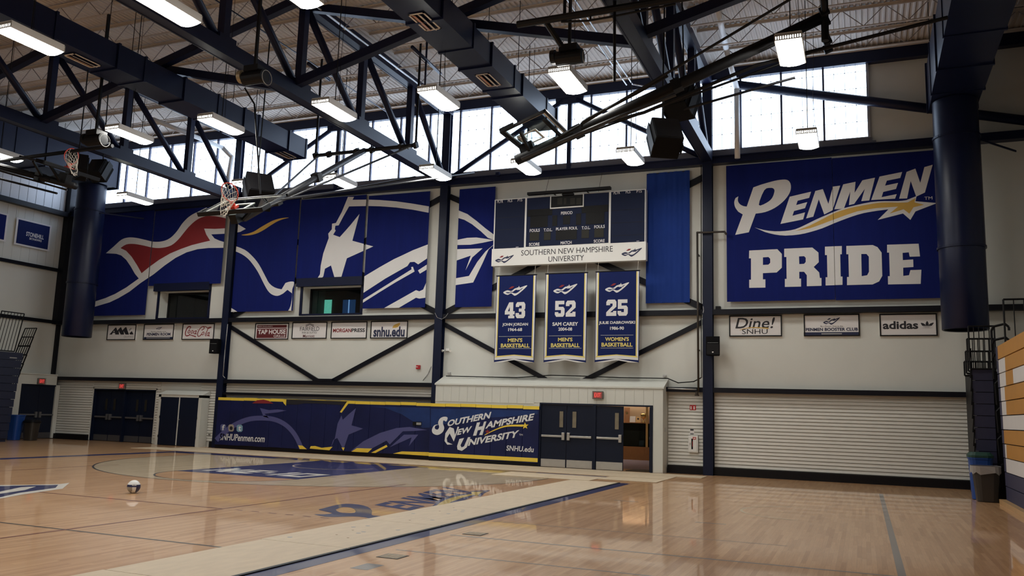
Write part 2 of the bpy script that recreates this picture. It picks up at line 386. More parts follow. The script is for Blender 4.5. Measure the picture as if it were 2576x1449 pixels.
# roof deck: ribbed steel sheet, ribs along Y
mb = MB(); pitch = 0.152; x = XL-0.3; prof = []
while x < XR+0.4:
    prof += [(x, 0.0), (x+0.045, 0.0), (x+0.062, 0.040), (x+0.135, 0.040)]; x += pitch
vs = []
for X, dz in prof: vs += [(X, YF-0.3, ZD_+dz), (X, YW+0.3, ZD_+dz)]
mb.add(vs, [(2*i, 2*i+1, 2*i+3, 2*i+2) for i in range(len(prof)-1)])
mb.box((XL-0.3, YF-0.3, ZD_+0.10), (XR+0.4, YW+0.3, ZD_+0.16))
struct(mb.build('ceiling', 'deck'))

# beams along the back wall (painted navy)
def trim(n, a, b, m='beam_dark', label=None): return struct(MB().box(a, b).build('trim_%d' % n, m))
trim(1, (XL, YC+0.03, 4.89), (XR, YW, 5.05))                       # beam half way up
trim(2, (XL, YC+0.03, 2.49), (-13.55, YW, 2.635)); trim(3, (-5.75, YC+0.03, 2.49), (XR, YW, 2.635))
mb = MB().box((XL, YC+0.02, 9.71), (XR, YW, 9.95)).box((XL, YC-0.03, 9.71), (XR, YC+0.02, 9.74)).box((XL, YC-0.03, 9.92), (XR, YC+0.02, 9.95))
struct(mb.build('trim_4', 'navy_steel'))                            # sill beam under the clerestory
mb = MB().box((XL, YC+0.12, 9.95), (WX1+0.2, YW, 10.06)).box((XL, YC+0.17, 10.06), (WX1+0.1, YW, WB0))
struct(mb.build('trim_5', 'ledge_grey'))                          # grey ledge below the panes
struct(MB().box((XL, YC+0.02, WB1), (XR, YW, 12.86)).build('trim_6', 'navy_steel'))    # header
struct(MB().box((XL, YC-0.03, 12.86), (XR, YC+0.05, 12.90)).build('trim_7', 'joist'))   # pale angle on the header
struct(MB().box((WX1+2.0, YC+0.05, 9.95), (WX1+2.16, YW, WB1)).build('trim_8', 'navy_steel'))
# beams along the left wall
struct(MB().box((XL, YF, 9.66), (XL+0.3, YC, 9.86)).build('trim_9', 'beam_dark'))
struct(MB().box((XL, YF, 7.20), (XL+0.12, YC, 7.34)).build('trim_10', 'beam_dark'))
struct(MB().box((XL, YF, 4.92), (XL+0.12, YC, 5.06)).build('trim_11', 'beam_dark'))
struct(MB().box((XL-0.02, 24.6, 2.16), (XL+0.02, 26.4, 2.2)).build('trim_12', 'beam_dark'))
struct(MB().box((-23.05, YC+0.05, 2.05), (-13.56, YW, 2.13)).box((-13.72, YC+0.05, 2.05), (-13.56, YW, 2.5)).build('trim_13', 'beam_dark'))
# baseboards
for n, (a, b) in enumerate([(XL+0.2, DA[0]-0.05), (-23.6, -22.9), (-5.62, XR)]):
    struct(MB().box((a, YC+0.12, 0), (b, YW, 0.235 if n == 2 else 0.22)).build('baseboard_back_%d' % (n+1), 'baseboard'))

# columns
cl = ['navy steel corner column behind the round duct at the far left', 'navy steel column carrying a loudspeaker between the caped mural and the cola sign',
      'navy steel column between the starred mural and the scoreboard wall', 'navy steel column with a loudspeaker beside the fire extinguisher cabinet', None]
for X, lb in zip(COLX, cl):
    mb = MB()
    mb.box((X-0.15, YC, 0), (X+0.15, YC+0.025, 12.5)).box((X-0.15, YW-0.045, 0), (X+0.15, YW-0.02, 12.5)).box((X-0.06, YC+0.02, 0), (X+0.06, YW-0.03, 12.5))
    if X == COLX[0]: mb = MB().box((X, YC-0.1, 4.9), (X+0.32, YW-0.01, 12.5)).box((X, YC+0.12, 0), (X+0.14, YW-0.01, 4.9))
    if lb is None: lb = 'navy steel corner column behind the right bleachers'
    o = mb.build('steel_column', 'column_navy' if X > -30 else 'beam_dark'); tag(o, lb, 'column', 'back wall columns')

# clapboards on the lower back wall: each board its own piece
def boards(x0, x1, z0, z1, n):
    h = (z1-z0)/n
    mb = MB().add([(x0, YW-0.045, 0.020), (x1, YW-0.045, 0.020), (x1, YW-0.026, h), (x0, YW-0.026, h), (x0, YW, 0.020), (x1, YW, 0.020), (x1, YW, h), (x0, YW, h)],
                  [(0,1,2,3), (4,7,6,5), (0,4,5,1), (3,2,6,7), (0,3,7,4), (1,5,6,2)])
    src = mb.build('clapboard', 'clapboard', wall_back); src.location.z = z0
    for i in range(1, n): linked(src, wall_back, (0, 0, h*i))
boards(-4.2, XR, 0.235, 2.49, 22)
boards(-5.62, -4.52, 0.235, 2.49, 22)
boards(-23.05, -13.55, 2.13, 2.49, 4)
boards(XL+0.35, DA[0]-0.06, 0.22, 2.49, 22)
boards(DA[1]+0.06, wl(400,1050,YW).x, 0.22, 2.49, 22)
boards(wl(502,1050,YW).x, -23.36, 0.22, 2.49, 22)
boards(DA[0]-0.06, DA[1]+0.06, 2.22, 2.49, 3)

# upper left wall: vertical siding boards, each its own piece
src = MB().box((XL, 0.012, 9.86), (XL+0.03, 0.388, 12.4)).build('siding_board', 'left_panel', wall_left); src.location.y = 16.0
for i in range(1, 26): linked(src, wall_left, (0, 0.40*i, 0))
src2 = MB().box((XL, 0.004, 7.34), (XL+0.012, 0.396, 9.66)).build('siding_board', 'wall_paint', wall_left); src2.location.y = 20.0
for i in range(1, 16): linked(src2, wall_left, (0, 0.40*i, 0))

# ---------------------------------------------------------------- clerestory: translucent daylight panels
PW = 1.24
xs = [WX1-PW*k for k in range(0, 27)]
bays = [(COLX[3]+0.15, WX1), (COLX[2]+0.15, COLX[3]-0.15), (COLX[1]+0.15, COLX[2]-0.15), (XL+0.32, COLX[1]-0.15)]
YP = YC+0.20
for n, (a, b) in enumerate(bays):
    win = thing('window_%d' % (n+1), ((a+b)/2, YP, WB0), kind='structure')
    ed = sorted([x for x in xs if a+0.25 < x < b-0.25]+[a, b])
    for x0, x1 in zip(ed, ed[1:]):
        p = MB().box((x0, YP, WB0), (x1, YP+0.05, WB1)).build('pane', 'daylight', win)
        g = MB(); k = max(1, round((x1-x0)/0.31))
        for i in range(1, k): xx = x0+(x1-x0)*i/k; g.box((xx-0.006, YP-0.006, WB0), (xx+0.006, YP-0.001, WB1))
        for i in range(1, 5): zz = WB0+(WB1-WB0)*i/4.4; g.box((x0, YP-0.006, zz-0.006), (x1, YP-0.001, zz+0.006))
        for i in range(1, k):                                  # small clips where the bars cross
            for j in range(1, 5):
                xx = x0+(x1-x0)*i/k; zz = WB0+(WB1-WB0)*j/4.4; g.box((xx-0.014, YP-0.010, zz-0.014), (xx+0.014, YP-0.006, zz+0.014))
        g.build('grid', 'grid_bar', p)
    for x in ed[1:-1]:
        MB().box((x-0.03, YP-0.09, WB0), (x+0.03, YP-0.001, WB1)).build('mullion', 'window_bar', win)
    MB().box((a, YP-0.03, WB0), (b, YP-0.001, WB0+0.03)).build('sill', 'grid_bar', win)
    if n == 0: MB().box((b-0.02, YP-0.06, WB0), (b+0.05, YW, WB1)).build('jamb', 'grid_bar', win)
# roofed outside: nothing stands there

# ---------------------------------------------------------------- roof trusses
PY = [23.68-2.97*k for k in range(0, 12)]   # panel points
ZB0, ZT0 = 9.96, 12.56
tl = ['navy roof truss meeting the column with the caped mural', 'navy roof truss above the folded glass backboard with the red rim', 'navy roof truss above the scoreboard and hanging speaker cluster', 'navy roof truss next to the big rectangular duct on the right']
for X, lb in zip(COLX[1:], tl):
    if X > 0: X = 5.0
    t = thing('roof_truss', (X, 20, ZB0), lb, 'truss', 'roof trusses')
    y0, y1 = YF+0.5, YC+0.02
    mb = MB()
    for sx in (-1, 1): mb.box((X+sx*0.15-0.02, y0, ZB0-0.18), (X+sx*0.15+0.02, y1, ZB0+0.18))
    mb.box((X-0.15, y0, ZB0-0.17), (X+0.15, y1, ZB0-0.13)); mb.build('bottom_chord', 'navy_steel', t)
    mb = MB()
    for sx in (-1, 1): mb.box((X+sx*0.14-0.02, y0, ZT0-0.17), (X+sx*0.14+0.02, y1+0.2, ZT0+0.17))
    mb.box((X-0.14, y0, ZT0-0.16), (X+0.14, y1+0.2, ZT0-0.12)).box((X-0.14, y0, ZT0+0.12), (X+0.14, y1+0.2, ZT0+0.16)); mb.build('top_chord', 'navy_steel', t)
    vsrc = None
    for i, y in enumerate(PY):
        MB().bar((X, y, ZB0+0.17), (X, y, ZT0-0.16), 0.20, 0.20, (0,1,0)).build('web_post', 'navy_steel', t)
        if i < len(PY)-1:                                       # diagonal from the top of this post to the foot of the one nearer the wall
            yn = y+2.97 if i else YC-0.05
            MB().tube((X, y+0.12, ZT0-0.15), (X, yn-0.16, ZB0+0.15), 0.105, 12).build('diagonal', 'navy_steel', t, smooth=True)
    for y in PY[:6]:
        MB().box((X-0.165, y-0.28, ZB0-0.02), (X+0.165, y+0.28, ZB0+0.30)).build('gusset', 'navy_steel', t)
# sway braces between neighbouring trusses
Yb = PY[2]-0.24
names = {0: 'left corner bay', 1: 'starred mural bay', 2: 'scoreboard bay', 3: 'pride banner bay'}
for i in range(1, 4):
    xa, xb = COLX[i], COLX[i+1]; cut = (1.9-xa)/(xb-xa) if i == 3 else 1.0; zr = ZB0+0.2+(ZT0-0.05-ZB0-0.2)*cut; zf = ZT0-0.05+(ZB0+0.2-ZT0+0.05)*cut; xb = xa+(xb-xa)*cut
    o = MB().bar((xa+0.1, Yb, ZB0+0.2), (xb-0.1, Yb, zr), 0.20, 0.22).build('sway_brace', 'navy_steel')
    tag(o, 'navy sway brace rising rightward, %s' % names[i], 'brace', 'roof sway braces')
    o = MB().bar((xa+0.1, Yb+0.48, ZT0-0.05), (xb-0.1, Yb+0.48, zf), 0.20, 0.22).build('sway_brace', 'navy_steel')
    tag(o, 'navy sway brace falling rightward, %s' % names[i], 'brace', 'roof sway braces')
o = MB().bar((COLX[1]-0.1, Yb, ZT0-0.1), (-28.75, Yb, 11.0), 0.2, 0.22).build('sway_brace', 'navy_steel'); tag(o, 'navy sway brace rising rightward, %s' % names[0], 'brace', 'roof sway braces')
# wall bracing: inverted V in front of the clerestory, X behind the banners, V below
bn = ['left corner bay', 'starred mural bay', 'scoreboard bay', 'pride banner bay']
for i in range(0, 4):
    xa, xb = COLX[i]+0.15, COLX[i+1]-0.15; xm = (xa+xb)/2
    if i == 0: xa += 0.2
    bz = YC+0.10
    if i > 0:
        if i < 3:
            o = MB().box((xm-0.5, bz-0.06, 12.28), (xm+0.5, bz+0.02, 12.55)).build('gusset_plate', 'navy_steel'); tag(o, 'navy gusset plate at the clerestory head in the %s' % bn[i], 'plate', 'clerestory gusset plates')
            o = MB().box((xm-0.07, bz-0.02, 9.95), (xm+0.07, bz+0.1, 12.3)).build('window_post', 'navy_steel'); tag(o, 'navy post in front of the clerestory in the %s' % bn[i], 'post', 'clerestory posts')
        for q, (x0, dr) in enumerate(((xa, 'rising'), (xb, 'falling'))):
            if i == 3: continue
            o = MB().tube((x0, bz, 9.98), (xm+(-0.25 if q == 0 else 0.25), bz, 12.42), 0.085, 10).build('wall_brace', 'navy_steel', smooth=True)
            tag(o, 'navy pipe brace %s rightward before the clerestory, %s' % (dr, bn[i]), 'brace', 'wall braces')
    if i in (1, 2):
        for q in (0, 1):
            p0, p1 = ((xa, 9.35), (xb, 5.12)) if q else ((xa, 5.12), (xb, 9.35))
            o = MB().bar((p0[0], YW-0.05, p0[1]), (p1[0], YW-0.05, p1[1]), 0.06, 0.20).build('wall_brace', 'beam_dark')
            tag(o, 'navy brace %s rightward behind the banners, %s' % ('falling' if q else 'rising', bn[i]), 'brace', 'wall braces')
        for q, x0 in enumerate((xa, xb)):
            o = MB().bar((x0, YW-0.04, 4.70), (xm+(-0.35 if q == 0 else 0.35), YW-0.04, 2.66), 0.08, 0.15).build('wall_brace', 'beam_dark')
            tag(o, 'navy brace %s below the middle beam, %s' % ('falling rightward' if q == 0 else 'rising rightward', bn[i]), 'brace', 'wall braces')
        o = MB().box((xm-0.42, YC+0.02, 2.63), (xm+0.42, YW, 2.72)).build('gusset_plate', 'beam_dark'); tag(o, 'navy gusset plate where the low braces meet, %s' % bn[i], 'plate', 'low gusset plates')
o = MB().tube((-3.4, YC-0.05, 12.22), (5.0, YC-0.05, 10.05), 0.14, 12).build('wall_brace', 'navy_steel', smooth=True)
tag(o, 'navy pipe brace crossing the right end of the clerestory windows', 'brace', 'wall braces')

# ---------------------------------------------------------------- bar joists
JY = [25.17-1.485*k for k in range(0, 12)]
bayn = ['left corner bay', 'starred mural bay', 'scoreboard bay', 'pride banner bay']
for i in range(4):
    xa, xb = COLX[i]+(0.1 if i == 0 else 0.0), COLX[i+1]
    src = None
    for k, y in enumerate(JY):
        if src is None:
            src = thing('bar_joist', (xa, y, 12.4), 'pale open-web bar joist, %s' % bayn[i], 'joist', 'roof bar joists, %s' % bayn[i])
            MB().box((xa+0.16, y-0.085, ZD_-0.032), (xb-0.16, y-0.008, ZD_-0.022)).box((xa+0.16, y+0.008, ZD_-0.032), (xb-0.16, y+0.085, ZD_-0.022)).box((xa+0.16, y-0.018, ZD_-0.09), (xb-0.16, y-0.008, ZD_-0.032)).box((xa+0.16, y+0.008, ZD_-0.09), (xb-0.16, y+0.018, ZD_-0.032)).build('top_chord', 'joist', src)
            MB().box((xa+0.25, y-0.035, 12.42), (xb-0.25, y-0.008, 12.45)).box((xa+0.25, y+0.008, 12.42), (xb-0.25, y+0.035, 12.45)).build('bottom_chord', 'joist', src)
            wb = MB(); n = 16; dx = (xb-xa-0.5)/n
            for q in range(n):
                za, zb = (12.44, ZD_-0.05) if q % 2 == 0 else (ZD_-0.05, 12.44)
                wb.tube((xa+0.25+q*dx, y, za), (xa+0.25+(q+1)*dx, y, zb), 0.013, 5)
            wb.build('web', 'joist_web_shaded', src)
        else: copy_tree(src, (0, y-JY[0], 0))
# bridging strips between the joists
for X, lb in ((-20.6, 'left'), (-15.9, 'left middle'), (-11.2, 'middle'), (-6.4, 'right middle'), (-1.6, 'right')):
    o = MB().box((X-0.03, 8.0, ZD_-0.018), (X+0.03, YC-0.1, ZD_-0.006)).build('joist_bridging', 'joist'); tag(o, 'pale flat bridging strip along the roof deck, %s bay' % {'left': 'column mural', 'left middle': 'starred mural', 'middle': 'scoreboard', 'right middle': 'speaker cluster', 'right': 'pride banner'}[lb], 'strip', 'deck bridging')

# ================================================================ VESTIBULE, DOORS
YV = 25.95
vx0, vx1 = wl(1095,1000,YV).x, -5.65
vz0 = wl(*ZP(600,245),YV).z; vz1 = wl(*ZP(600,172),YW).z
def dpx(x, Y=YV): return wl(*ZP(x,700),Y).x
dx = dict(a0=dpx(1105), a1=dpx(1338), b0=dpx(1342), b1=dpx(1585), c0=dpx(1615), c1=dpx(1866), o0=dpx(1868), o1=dpx(2120), f0=dpx(1090), f1=dpx(2142))
DZ = wl(*ZP(1600,428),YV).z
ves = struct(cells([vx0, vx1], [0.0, vz0], [(dx['f0'], dx['f1'], 0.0, DZ)], YV+0.012, YV+0.10).build('wall_vestibule', 'white_panel'))
mb = MB().add([(vx0-0.03, YV-0.03, vz0-0.05), (vx1+0.03, YV-0.03, vz0-0.05), (vx1+0.03, YW, vz1-0.05), (vx0-0.03, YW, vz1-0.05),
               (vx0-0.03, YV-0.03, vz0), (vx1+0.03, YV-0.03, vz0), (vx1+0.03, YW, vz1), (vx0-0.03, YW, vz1)],
              [(0,3,2,1), (4,5,6,7), (0,1,5,4), (1,2,6,5), (2,3,7,6), (3,0,4,7)])
mb.build('sloped_cap', 'white_panel', ves)
for xx in (vx0, vx1-0.1):
    MB().add([(xx,YV+0.1,0),(xx+0.1,YV+0.1,0),(xx+0.1,YW,0),(xx,YW,0),(xx,YV+0.1,vz0-0.05),(xx+0.1,YV+0.1,vz0-0.05),(xx+0.1,YW,vz1-0.05),(xx,YW,vz1-0.05)],
             [(0,3,2,1),(4,5,6,7),(0,1,5,4),(1,2,6,5),(2,3,7,6),(3,0,4,7)]).build('side_panel', 'white_panel', ves)
n = 26; bw = (vx1-vx0)/n
for i in range(n):                                              # grooved boards on the front
    a, b = vx0+bw*i+0.004, vx0+bw*(i+1)-0.004
    zlo = DZ if dx['f0']-0.05 < (a+b)/2 < dx['f1'] else (0.02 if (a+b)/2 > dx['f1'] else 2.0)
    if zlo == 0.02: a = max(a, dx['f1'])
    MB().box((a, YV, zlo), (b, YV+0.012, vz0-0.06)).build('panel_board', 'white_panel', ves)
MB().box((vx1-0.0, YV+0.25, 1.25), (vx1+0.01, YV+0.33, 1.38)).build('switch_plate', 'galv', ves)

def leaf(parent, x0, x1, z1, Y, win=None, bar=None, latch=None, kick=True, pm='lobby_view', hm='steel'):
    MB().box((x0, Y, 0.012), (x1, Y+0.045, z1)).build('door_leaf', 'door_navy', parent)
    if win:
        f = MB().box((win[0]-0.02, Y-0.012, win[2]-0.02), (win[1]+0.02, Y, win[3]+0.02)).build('window_frame', 'door_navy', parent)
        MB().box((win[0], Y-0.018, win[2]), (win[1], Y-0.013, win[3])).build('pane', pm, f)
    if bar:
        p = MB().box((x0+0.03, Y-0.075, bar-0.035), (x1-0.03, Y-0.035, bar+0.03)).build('push_bar', hm, parent, bevel=0.008)
        lx = x1-0.13 if latch == 'r' else x0+0.03
        MB().box((lx, Y-0.095, bar-0.12), (lx+0.10, Y-0.0, bar+0.12)).build('latch_box', hm, p, bevel=0.01)
        ex = x0+0.03 if latch == 'r' else x1-0.08
        MB().box((ex, Y-0.06, bar-0.03), (ex+0.05, Y, bar+0.03)).build('bar_bracket', hm, p)
    if kick: MB().box((x0+0.015, Y-0.006, 0.02), (x1-0.015, Y, 0.26)).build('kick_plate', 'steel' if hm == 'steel' else 'kick_dull', parent)
mat('lobby_view', (0.20, 0.17, 0.12), 0.08, var=0.5, vscale=3)
YD = YV+0.03
fr = thing('door_1', (dx['f0'], YD, 0), kind='structure')
mb = MB().box((dx['f0'], YV-0.015, DZ-0.05), (dx['f1'], YD+0.06, DZ)).box((dx['f0'], YV-0.015, 0), (dx['a0']-0.004, YD+0.06, DZ-0.05)).box((dx['o1'], YV-0.015, 0), (dx['f1'], YD+0.06, DZ-0.05)).box((dx['b1']+0.004, YV-0.015, 0), (dx['c0']-0.004, YD+0.06, DZ-0.05))
mb.build('door_frame', 'door_navy', fr)
wz0, wz1 = wl(*ZP(1600,655),YV).z, wl(*ZP(1600,505),YV).z
bz_ = wl(*ZP(1500,735),YV).z
leaf(fr, dx['a0'], dx['a1'], DZ-0.055, YD, (dpx(1275), dpx(1308), wz0, wz1), bz_, 'r')
leaf(fr, dx['b0'], dx['b1'], DZ-0.055, YD, (dpx(1395), dpx(1430), wz0, wz1), bz_, 'l')
leaf(fr, dx['c0'], dx['c1'], DZ-0.055, YD, (dpx(1790), dpx(1825), wz0, wz1), bz_, 'r')
# the open leaf, swung into the lobby
MB().box((dx['o1']-0.05, YD+0.05, 0.012), (dx['o1']-0.005, YD+1.0, DZ-0.055)).build('door_leaf', 'door_navy', fr)
MB().box((dx['o1']-0.065, YD+0.10, 1.0), (dx['o1']-0.05, YD+0.16, 1.08)).build('strike', 'steel', fr)

# lobby with the trophy case behind the open door
YL = min(34.0, fl(1600,1157).y)
struct(MB().add([(-13.0,27.4,-0.001),(-2.0,27.4,-0.001),(-2.0,YL+0.6,-0.001),(-13.0,YL+0.6,-0.001)], [(0,1,2,3)]).build('floor_lobby', 'lobby_tile'))
struct(MB().box((-13,YL+0.5,0),(-2,YL+0.6,3)).box((-13.1,26.87,0),(-13,YL+0.5,3)).box((-2,26.87,0),(-1.9,YL+0.5,3)).build('wall_lobby', 'case_back'))
struct(MB().box((-13.1,26.87,2.9),(-1.9,YL+0.6,3)).build('ceiling_lobby', 'wall_paint'))
mat('lobby_fill_glow', (1.0, 0.86, 0.66), 0.5, emit=18.0)  # glow of the lamps added out of view in the lobby
for yy in (31.2,):
    t = thing('lobby_fill_light', (-9.2, yy, 2.86), 'unseen warm fill light added under the lobby ceiling', 'light', 'added lobby fill lights')  # added to brighten the lobby, kept out of sight of the doorway
    MB().box((-9.6, yy-0.3, 2.86), (-8.8, yy+0.3, 2.9)).build('frame', 'white_paint', t); MB().box((-9.55, yy-0.25, 2.85), (-8.85, yy+0.25, 2.86)).build('diffuser', 'lobby_fill_glow', t)
ZO = Zm(1560, 1000, 7.245)
def lx(x, y): return wl(*ZO(x,y), YL)
tcx0, tcx1 = lx(-300,900).x, lx(700,900).x
tc = thing('trophy_case', ((tcx0+tcx1)/2, YL, 0), 'wooden trophy display case with lit shelf seen through the open door', 'cabinet')
zb = lx(300,895).z; zs_ = lx(300,455).z; zt = 2.6
MB().box((tcx0, YL, 0), (tcx1, YL+0.45, zb)).build('base', 'case_wood', tc)
for a, b in ((60,200),(235,445),(480,640),(-120,30)):
    MB().box((lx(a,1).x, YL-0.012, lx(300,1030).z), (lx(b,1).x, YL-0.001, lx(300,945).z)).build('drawer_panel', 'case_wood', tc)
MB().box((tcx0, YL+0.42, zb), (tcx1, YL+0.46, zt)).build('back', 'case_back', tc)
MB().box((tcx0, YL, zs_-0.03), (tcx1, YL+0.42, zs_)).build('shelf', 'case_wood', tc)
MB().box((tcx0, YL, zb), (tcx1, YL+0.42, zb+0.02)).build('shelf', 'room_dark', tc)
MB().box((lx(468,600).x, YL-0.02, zb), (lx(508,600).x, YL+0.03, zt)).build('post', 'case_wood_light', tc)
MB().box((tcx0, YL-0.005, zb), (tcx1, YL, zs_-0.04)).build('pane', 'dark_glass', tc)
MB().box((tcx0, YL-0.01, zt), (tcx1, YL+0.46, zt+0.05)).build('top', 'case_wood', tc); MB().box((tcx0, YL-0.02, zt-0.16), (tcx1, YL+0.0, zt)).build('lamp_mask', 'case_wood', tc)  # front board added to hide the lamp strip from the floor reflection
MB().box((tcx0+0.05, YL+0.05, zt-0.05), (tcx1-0.05, YL+0.12, zt-0.01)).build('case_fill_lamp', 'lobby_fill_glow', tc)  # unseen strip added to light the upper shelf
def plaque(x0, y0, x1, y1, m, label, emblem=None, zz=None):
    a, b = lx(x0,y0), lx(x1,y1); z0 = zz if zz is not None else b.z; hgt = a.z-b.z
    o = MB().obox(((a.x+b.x)/2, YL+0.12, z0+hgt/2), Vector(((b.x-a.x)/2,0,0)), Vector((0,0.012,0)), Vector((0,0.03,hgt/2))).build('plaque', m, None); tag(o, label, 'plaque', 'awards in the trophy case')
    if emblem: MB().tube(((a.x+b.x)/2, YL+0.10, z0+hgt*0.62), ((a.x+b.x)/2, YL+0.09, z0+hgt*0.62), (b.x-a.x)*0.2, 12).build('medallion', emblem, o)
plaque(165,330,262,445,'sign_white','white certificate standing on the lit trophy shelf', None, zs_)
plaque(275,335,360,445,'case_wood_light','light wooden plaque with dark round medallion on trophy shelf', 'print_black', zs_)
plaque(62,175,160,445,'case_wood','tall dark wooden plaque with gilt medallion on trophy shelf', 'gilt', zs_)
plaque(335,775,420,885,'sign_white','small white certificate leaning low in the trophy case', None, zb+0.02)
c = lx(405,400); o = MB().lathe((c.x, YL+0.2, zs_), [(0.06,0),(0.06,0.03),(0.02,0.05),(0.02,0.14),(0.10,0.20),(0.13,0.30),(0.11,0.36),(0.09,0.36)], 16).build('trophy_cup', 'gilt', None, smooth=True)
tag(o, 'gilt trophy cup on the lit shelf of the trophy case', 'trophy')
o = MB().box((dx['o0'], YV+0.35, 0.001), (dx['o1'], YW+0.6, 0.014)).build('door_mat', 'black'); tag(o, 'dark entrance mat in the open doorway', 'mat')

# four-leaf doors on the left
d2 = thing('door_2', (DA[0], YW, 0), kind='structure'); YA = YW+0.12
MB().box((DA[0], YW-0.02, DA[3]-0.05), (DA[1], YA+0.08, DA[3])).box((DA[0], YW-0.02, 0), (DA[0]+0.04, YA+0.08, DA[3])).box((DA[1]-0.04, YW-0.02, 0), (DA[1], YA+0.08, DA[3])).box(((DA[0]+DA[1])/2-0.04, YW-0.01, 0), ((DA[0]+DA[1])/2+0.04, YA+0.08, DA[3])).build('door_frame', 'door_navy', d2)
MB().box((DA[0]-0.05, YW-0.03, 0.02), (DA[0], YW, DA[3]+0.05)).box((DA[1], YW-0.03, 0.02), (DA[1]+0.05, YW, DA[3]+0.05)).box((DA[0]-0.05, YW-0.03, DA[3]), (DA[1]+0.05, YW, DA[3]+0.05)).build('casing', 'white_panel', d2)
mx_ = (DA[0]+DA[1])/2; hw = (DA[1]-DA[0])/4-0.045
for k, x0 in enumerate((DA[0]+0.045, DA[0]+0.05+hw, mx_+0.045, mx_+0.05+hw)):
    c = x0+hw*(0.72 if k % 2 == 0 else 0.28)
    leaf(d2, x0, x0+hw-0.005, DA[3]-0.06, YA, (c-0.06, c+0.06, 1.28, 1.75), 1.0, 'r' if k % 2 == 0 else 'l', pm='led_tint', hm='bar_dull')
struct(MB().box((DA[0]-0.2, YA+0.1, 0), (DA[1]+0.2, YA+0.14, 2.4)).build('wall_doors', 'room_dark'))

# closet with sloping cap
Yq = 26.15
qx0, qx1 = wl(395,1050,Yq).x, wl(504,1050,Yq).x; qz = wl(450,993,Yq).z
cz = thing('closet', ((qx0+qx1)/2, Yq, 0), 'white built-in closet with sloping cap and two navy doors', 'closet')
MB().box((qx0, Yq, 0), (qx0+0.12, YW-0.05, qz)).box((qx1-0.16, Yq, 0), (qx1, YW-0.05, qz)).box((qx0, Yq, qz-0.10), (qx1, YW-0.05, qz)).build('casing', 'white_panel', cz)
MB().add([(qx0-0.03,Yq-0.03,qz),(qx1+0.03,Yq-0.03,qz),(qx1+0.03,YW-0.05,qz),(qx0-0.03,YW-0.05,qz),(qx0-0.03,YW-0.08,qz+0.17),(qx1+0.03,YW-0.08,qz+0.17),(qx1+0.03,YW-0.05,qz+0.17),(qx0-0.03,YW-0.05,qz+0.17)],
         [(0,3,2,1),(4,5,6,7),(0,1,5,4),(1,2,6,5),(2,3,7,6),(3,0,4,7)]).build('sloped_cap', 'white_panel', cz)
qm = (qx0+0.12+qx1-0.16)/2
for k, (a, b) in enumerate(((qx0+0.125, qm-0.025), (qm+0.025, qx1-0.165))):
    dl = MB().box((a, Yq+0.01, 0.02), (b, Yq+0.05, qz-0.105)).build('door', 'door_navy', cz)
    for zz in (0.35, 1.1, 1.85): MB().tube(((a if k == 0 else b), Yq, zz-0.05), ((a if k == 0 else b), Yq, zz+0.05), 0.012, 8).build('hinge', 'black', dl)
    if k: MB().tube((a+0.05, Yq-0.03, 1.02), (a+0.05, Yq+0.01, 1.02), 0.02, 10).build('knob', 'steel', dl)
MB().box((qm-0.02, Yq-0.005, 0.02), (qm+0.02, Yq+0.03, qz-0.105)).build('astragal', 'white_panel', cz)

# door in the left wall, boxed out
XB = -32.05
ly0, ly1 = xl(36,1000,XB).y, YC+0.02
zt_ = xl(140,945,XB).z
lb = struct(MB().box((XL, ly0-0.9, 2.26), (XB, ly1, zt_)).box((XL, xl(145,1030,XB).y, 0.02), (XB, ly1, 2.26)).box((XL, ly0-0.9, 0.0), (XB, xl(47,1030,XB).y, 2.26)).build('wall_left_box', 'white_panel'))
MB().box((XL, ly0-0.9, zt_), (XB+0.04, ly1, zt_+0.05)).build('cap', 'white_panel', lb)
d3 = thing('door_3', (XB, (ly0+ly1)/2, 0), kind='structure'); ya, yb = xl(47,1030,XB).y, xl(145,1030,XB).y; ym = (ya+yb)/2
MB().box((XL+0.1, ya, 2.2), (XB-0.02, yb, 2.26)).build('door_frame', 'door_navy', d3)
for k, (a, b) in enumerate(((ya+0.01, ym-0.005), (ym+0.005, yb-0.01))):
    MB().box((XB-0.12, a, 0.012), (XB-0.07, b, 2.2)).build('door_leaf', 'door_navy', d3)
    p = MB().box((XB-0.04, a+0.05, 0.97), (XB-0.005, b-0.05, 1.03)).build('push_bar', 'bar_dull', d3)
    yy = b-0.14 if k == 0 else a+0.04
    MB().box((XB-0.07, yy, 0.88), (XB+0.01, yy+0.1, 1.12)).build('latch_box', 'bar_dull', p)
    MB().box((XB-0.07, a+0.02, 0.02), (XB-0.062, b-0.02, 0.26)).build('kick_plate', 'kick_dull', d3)

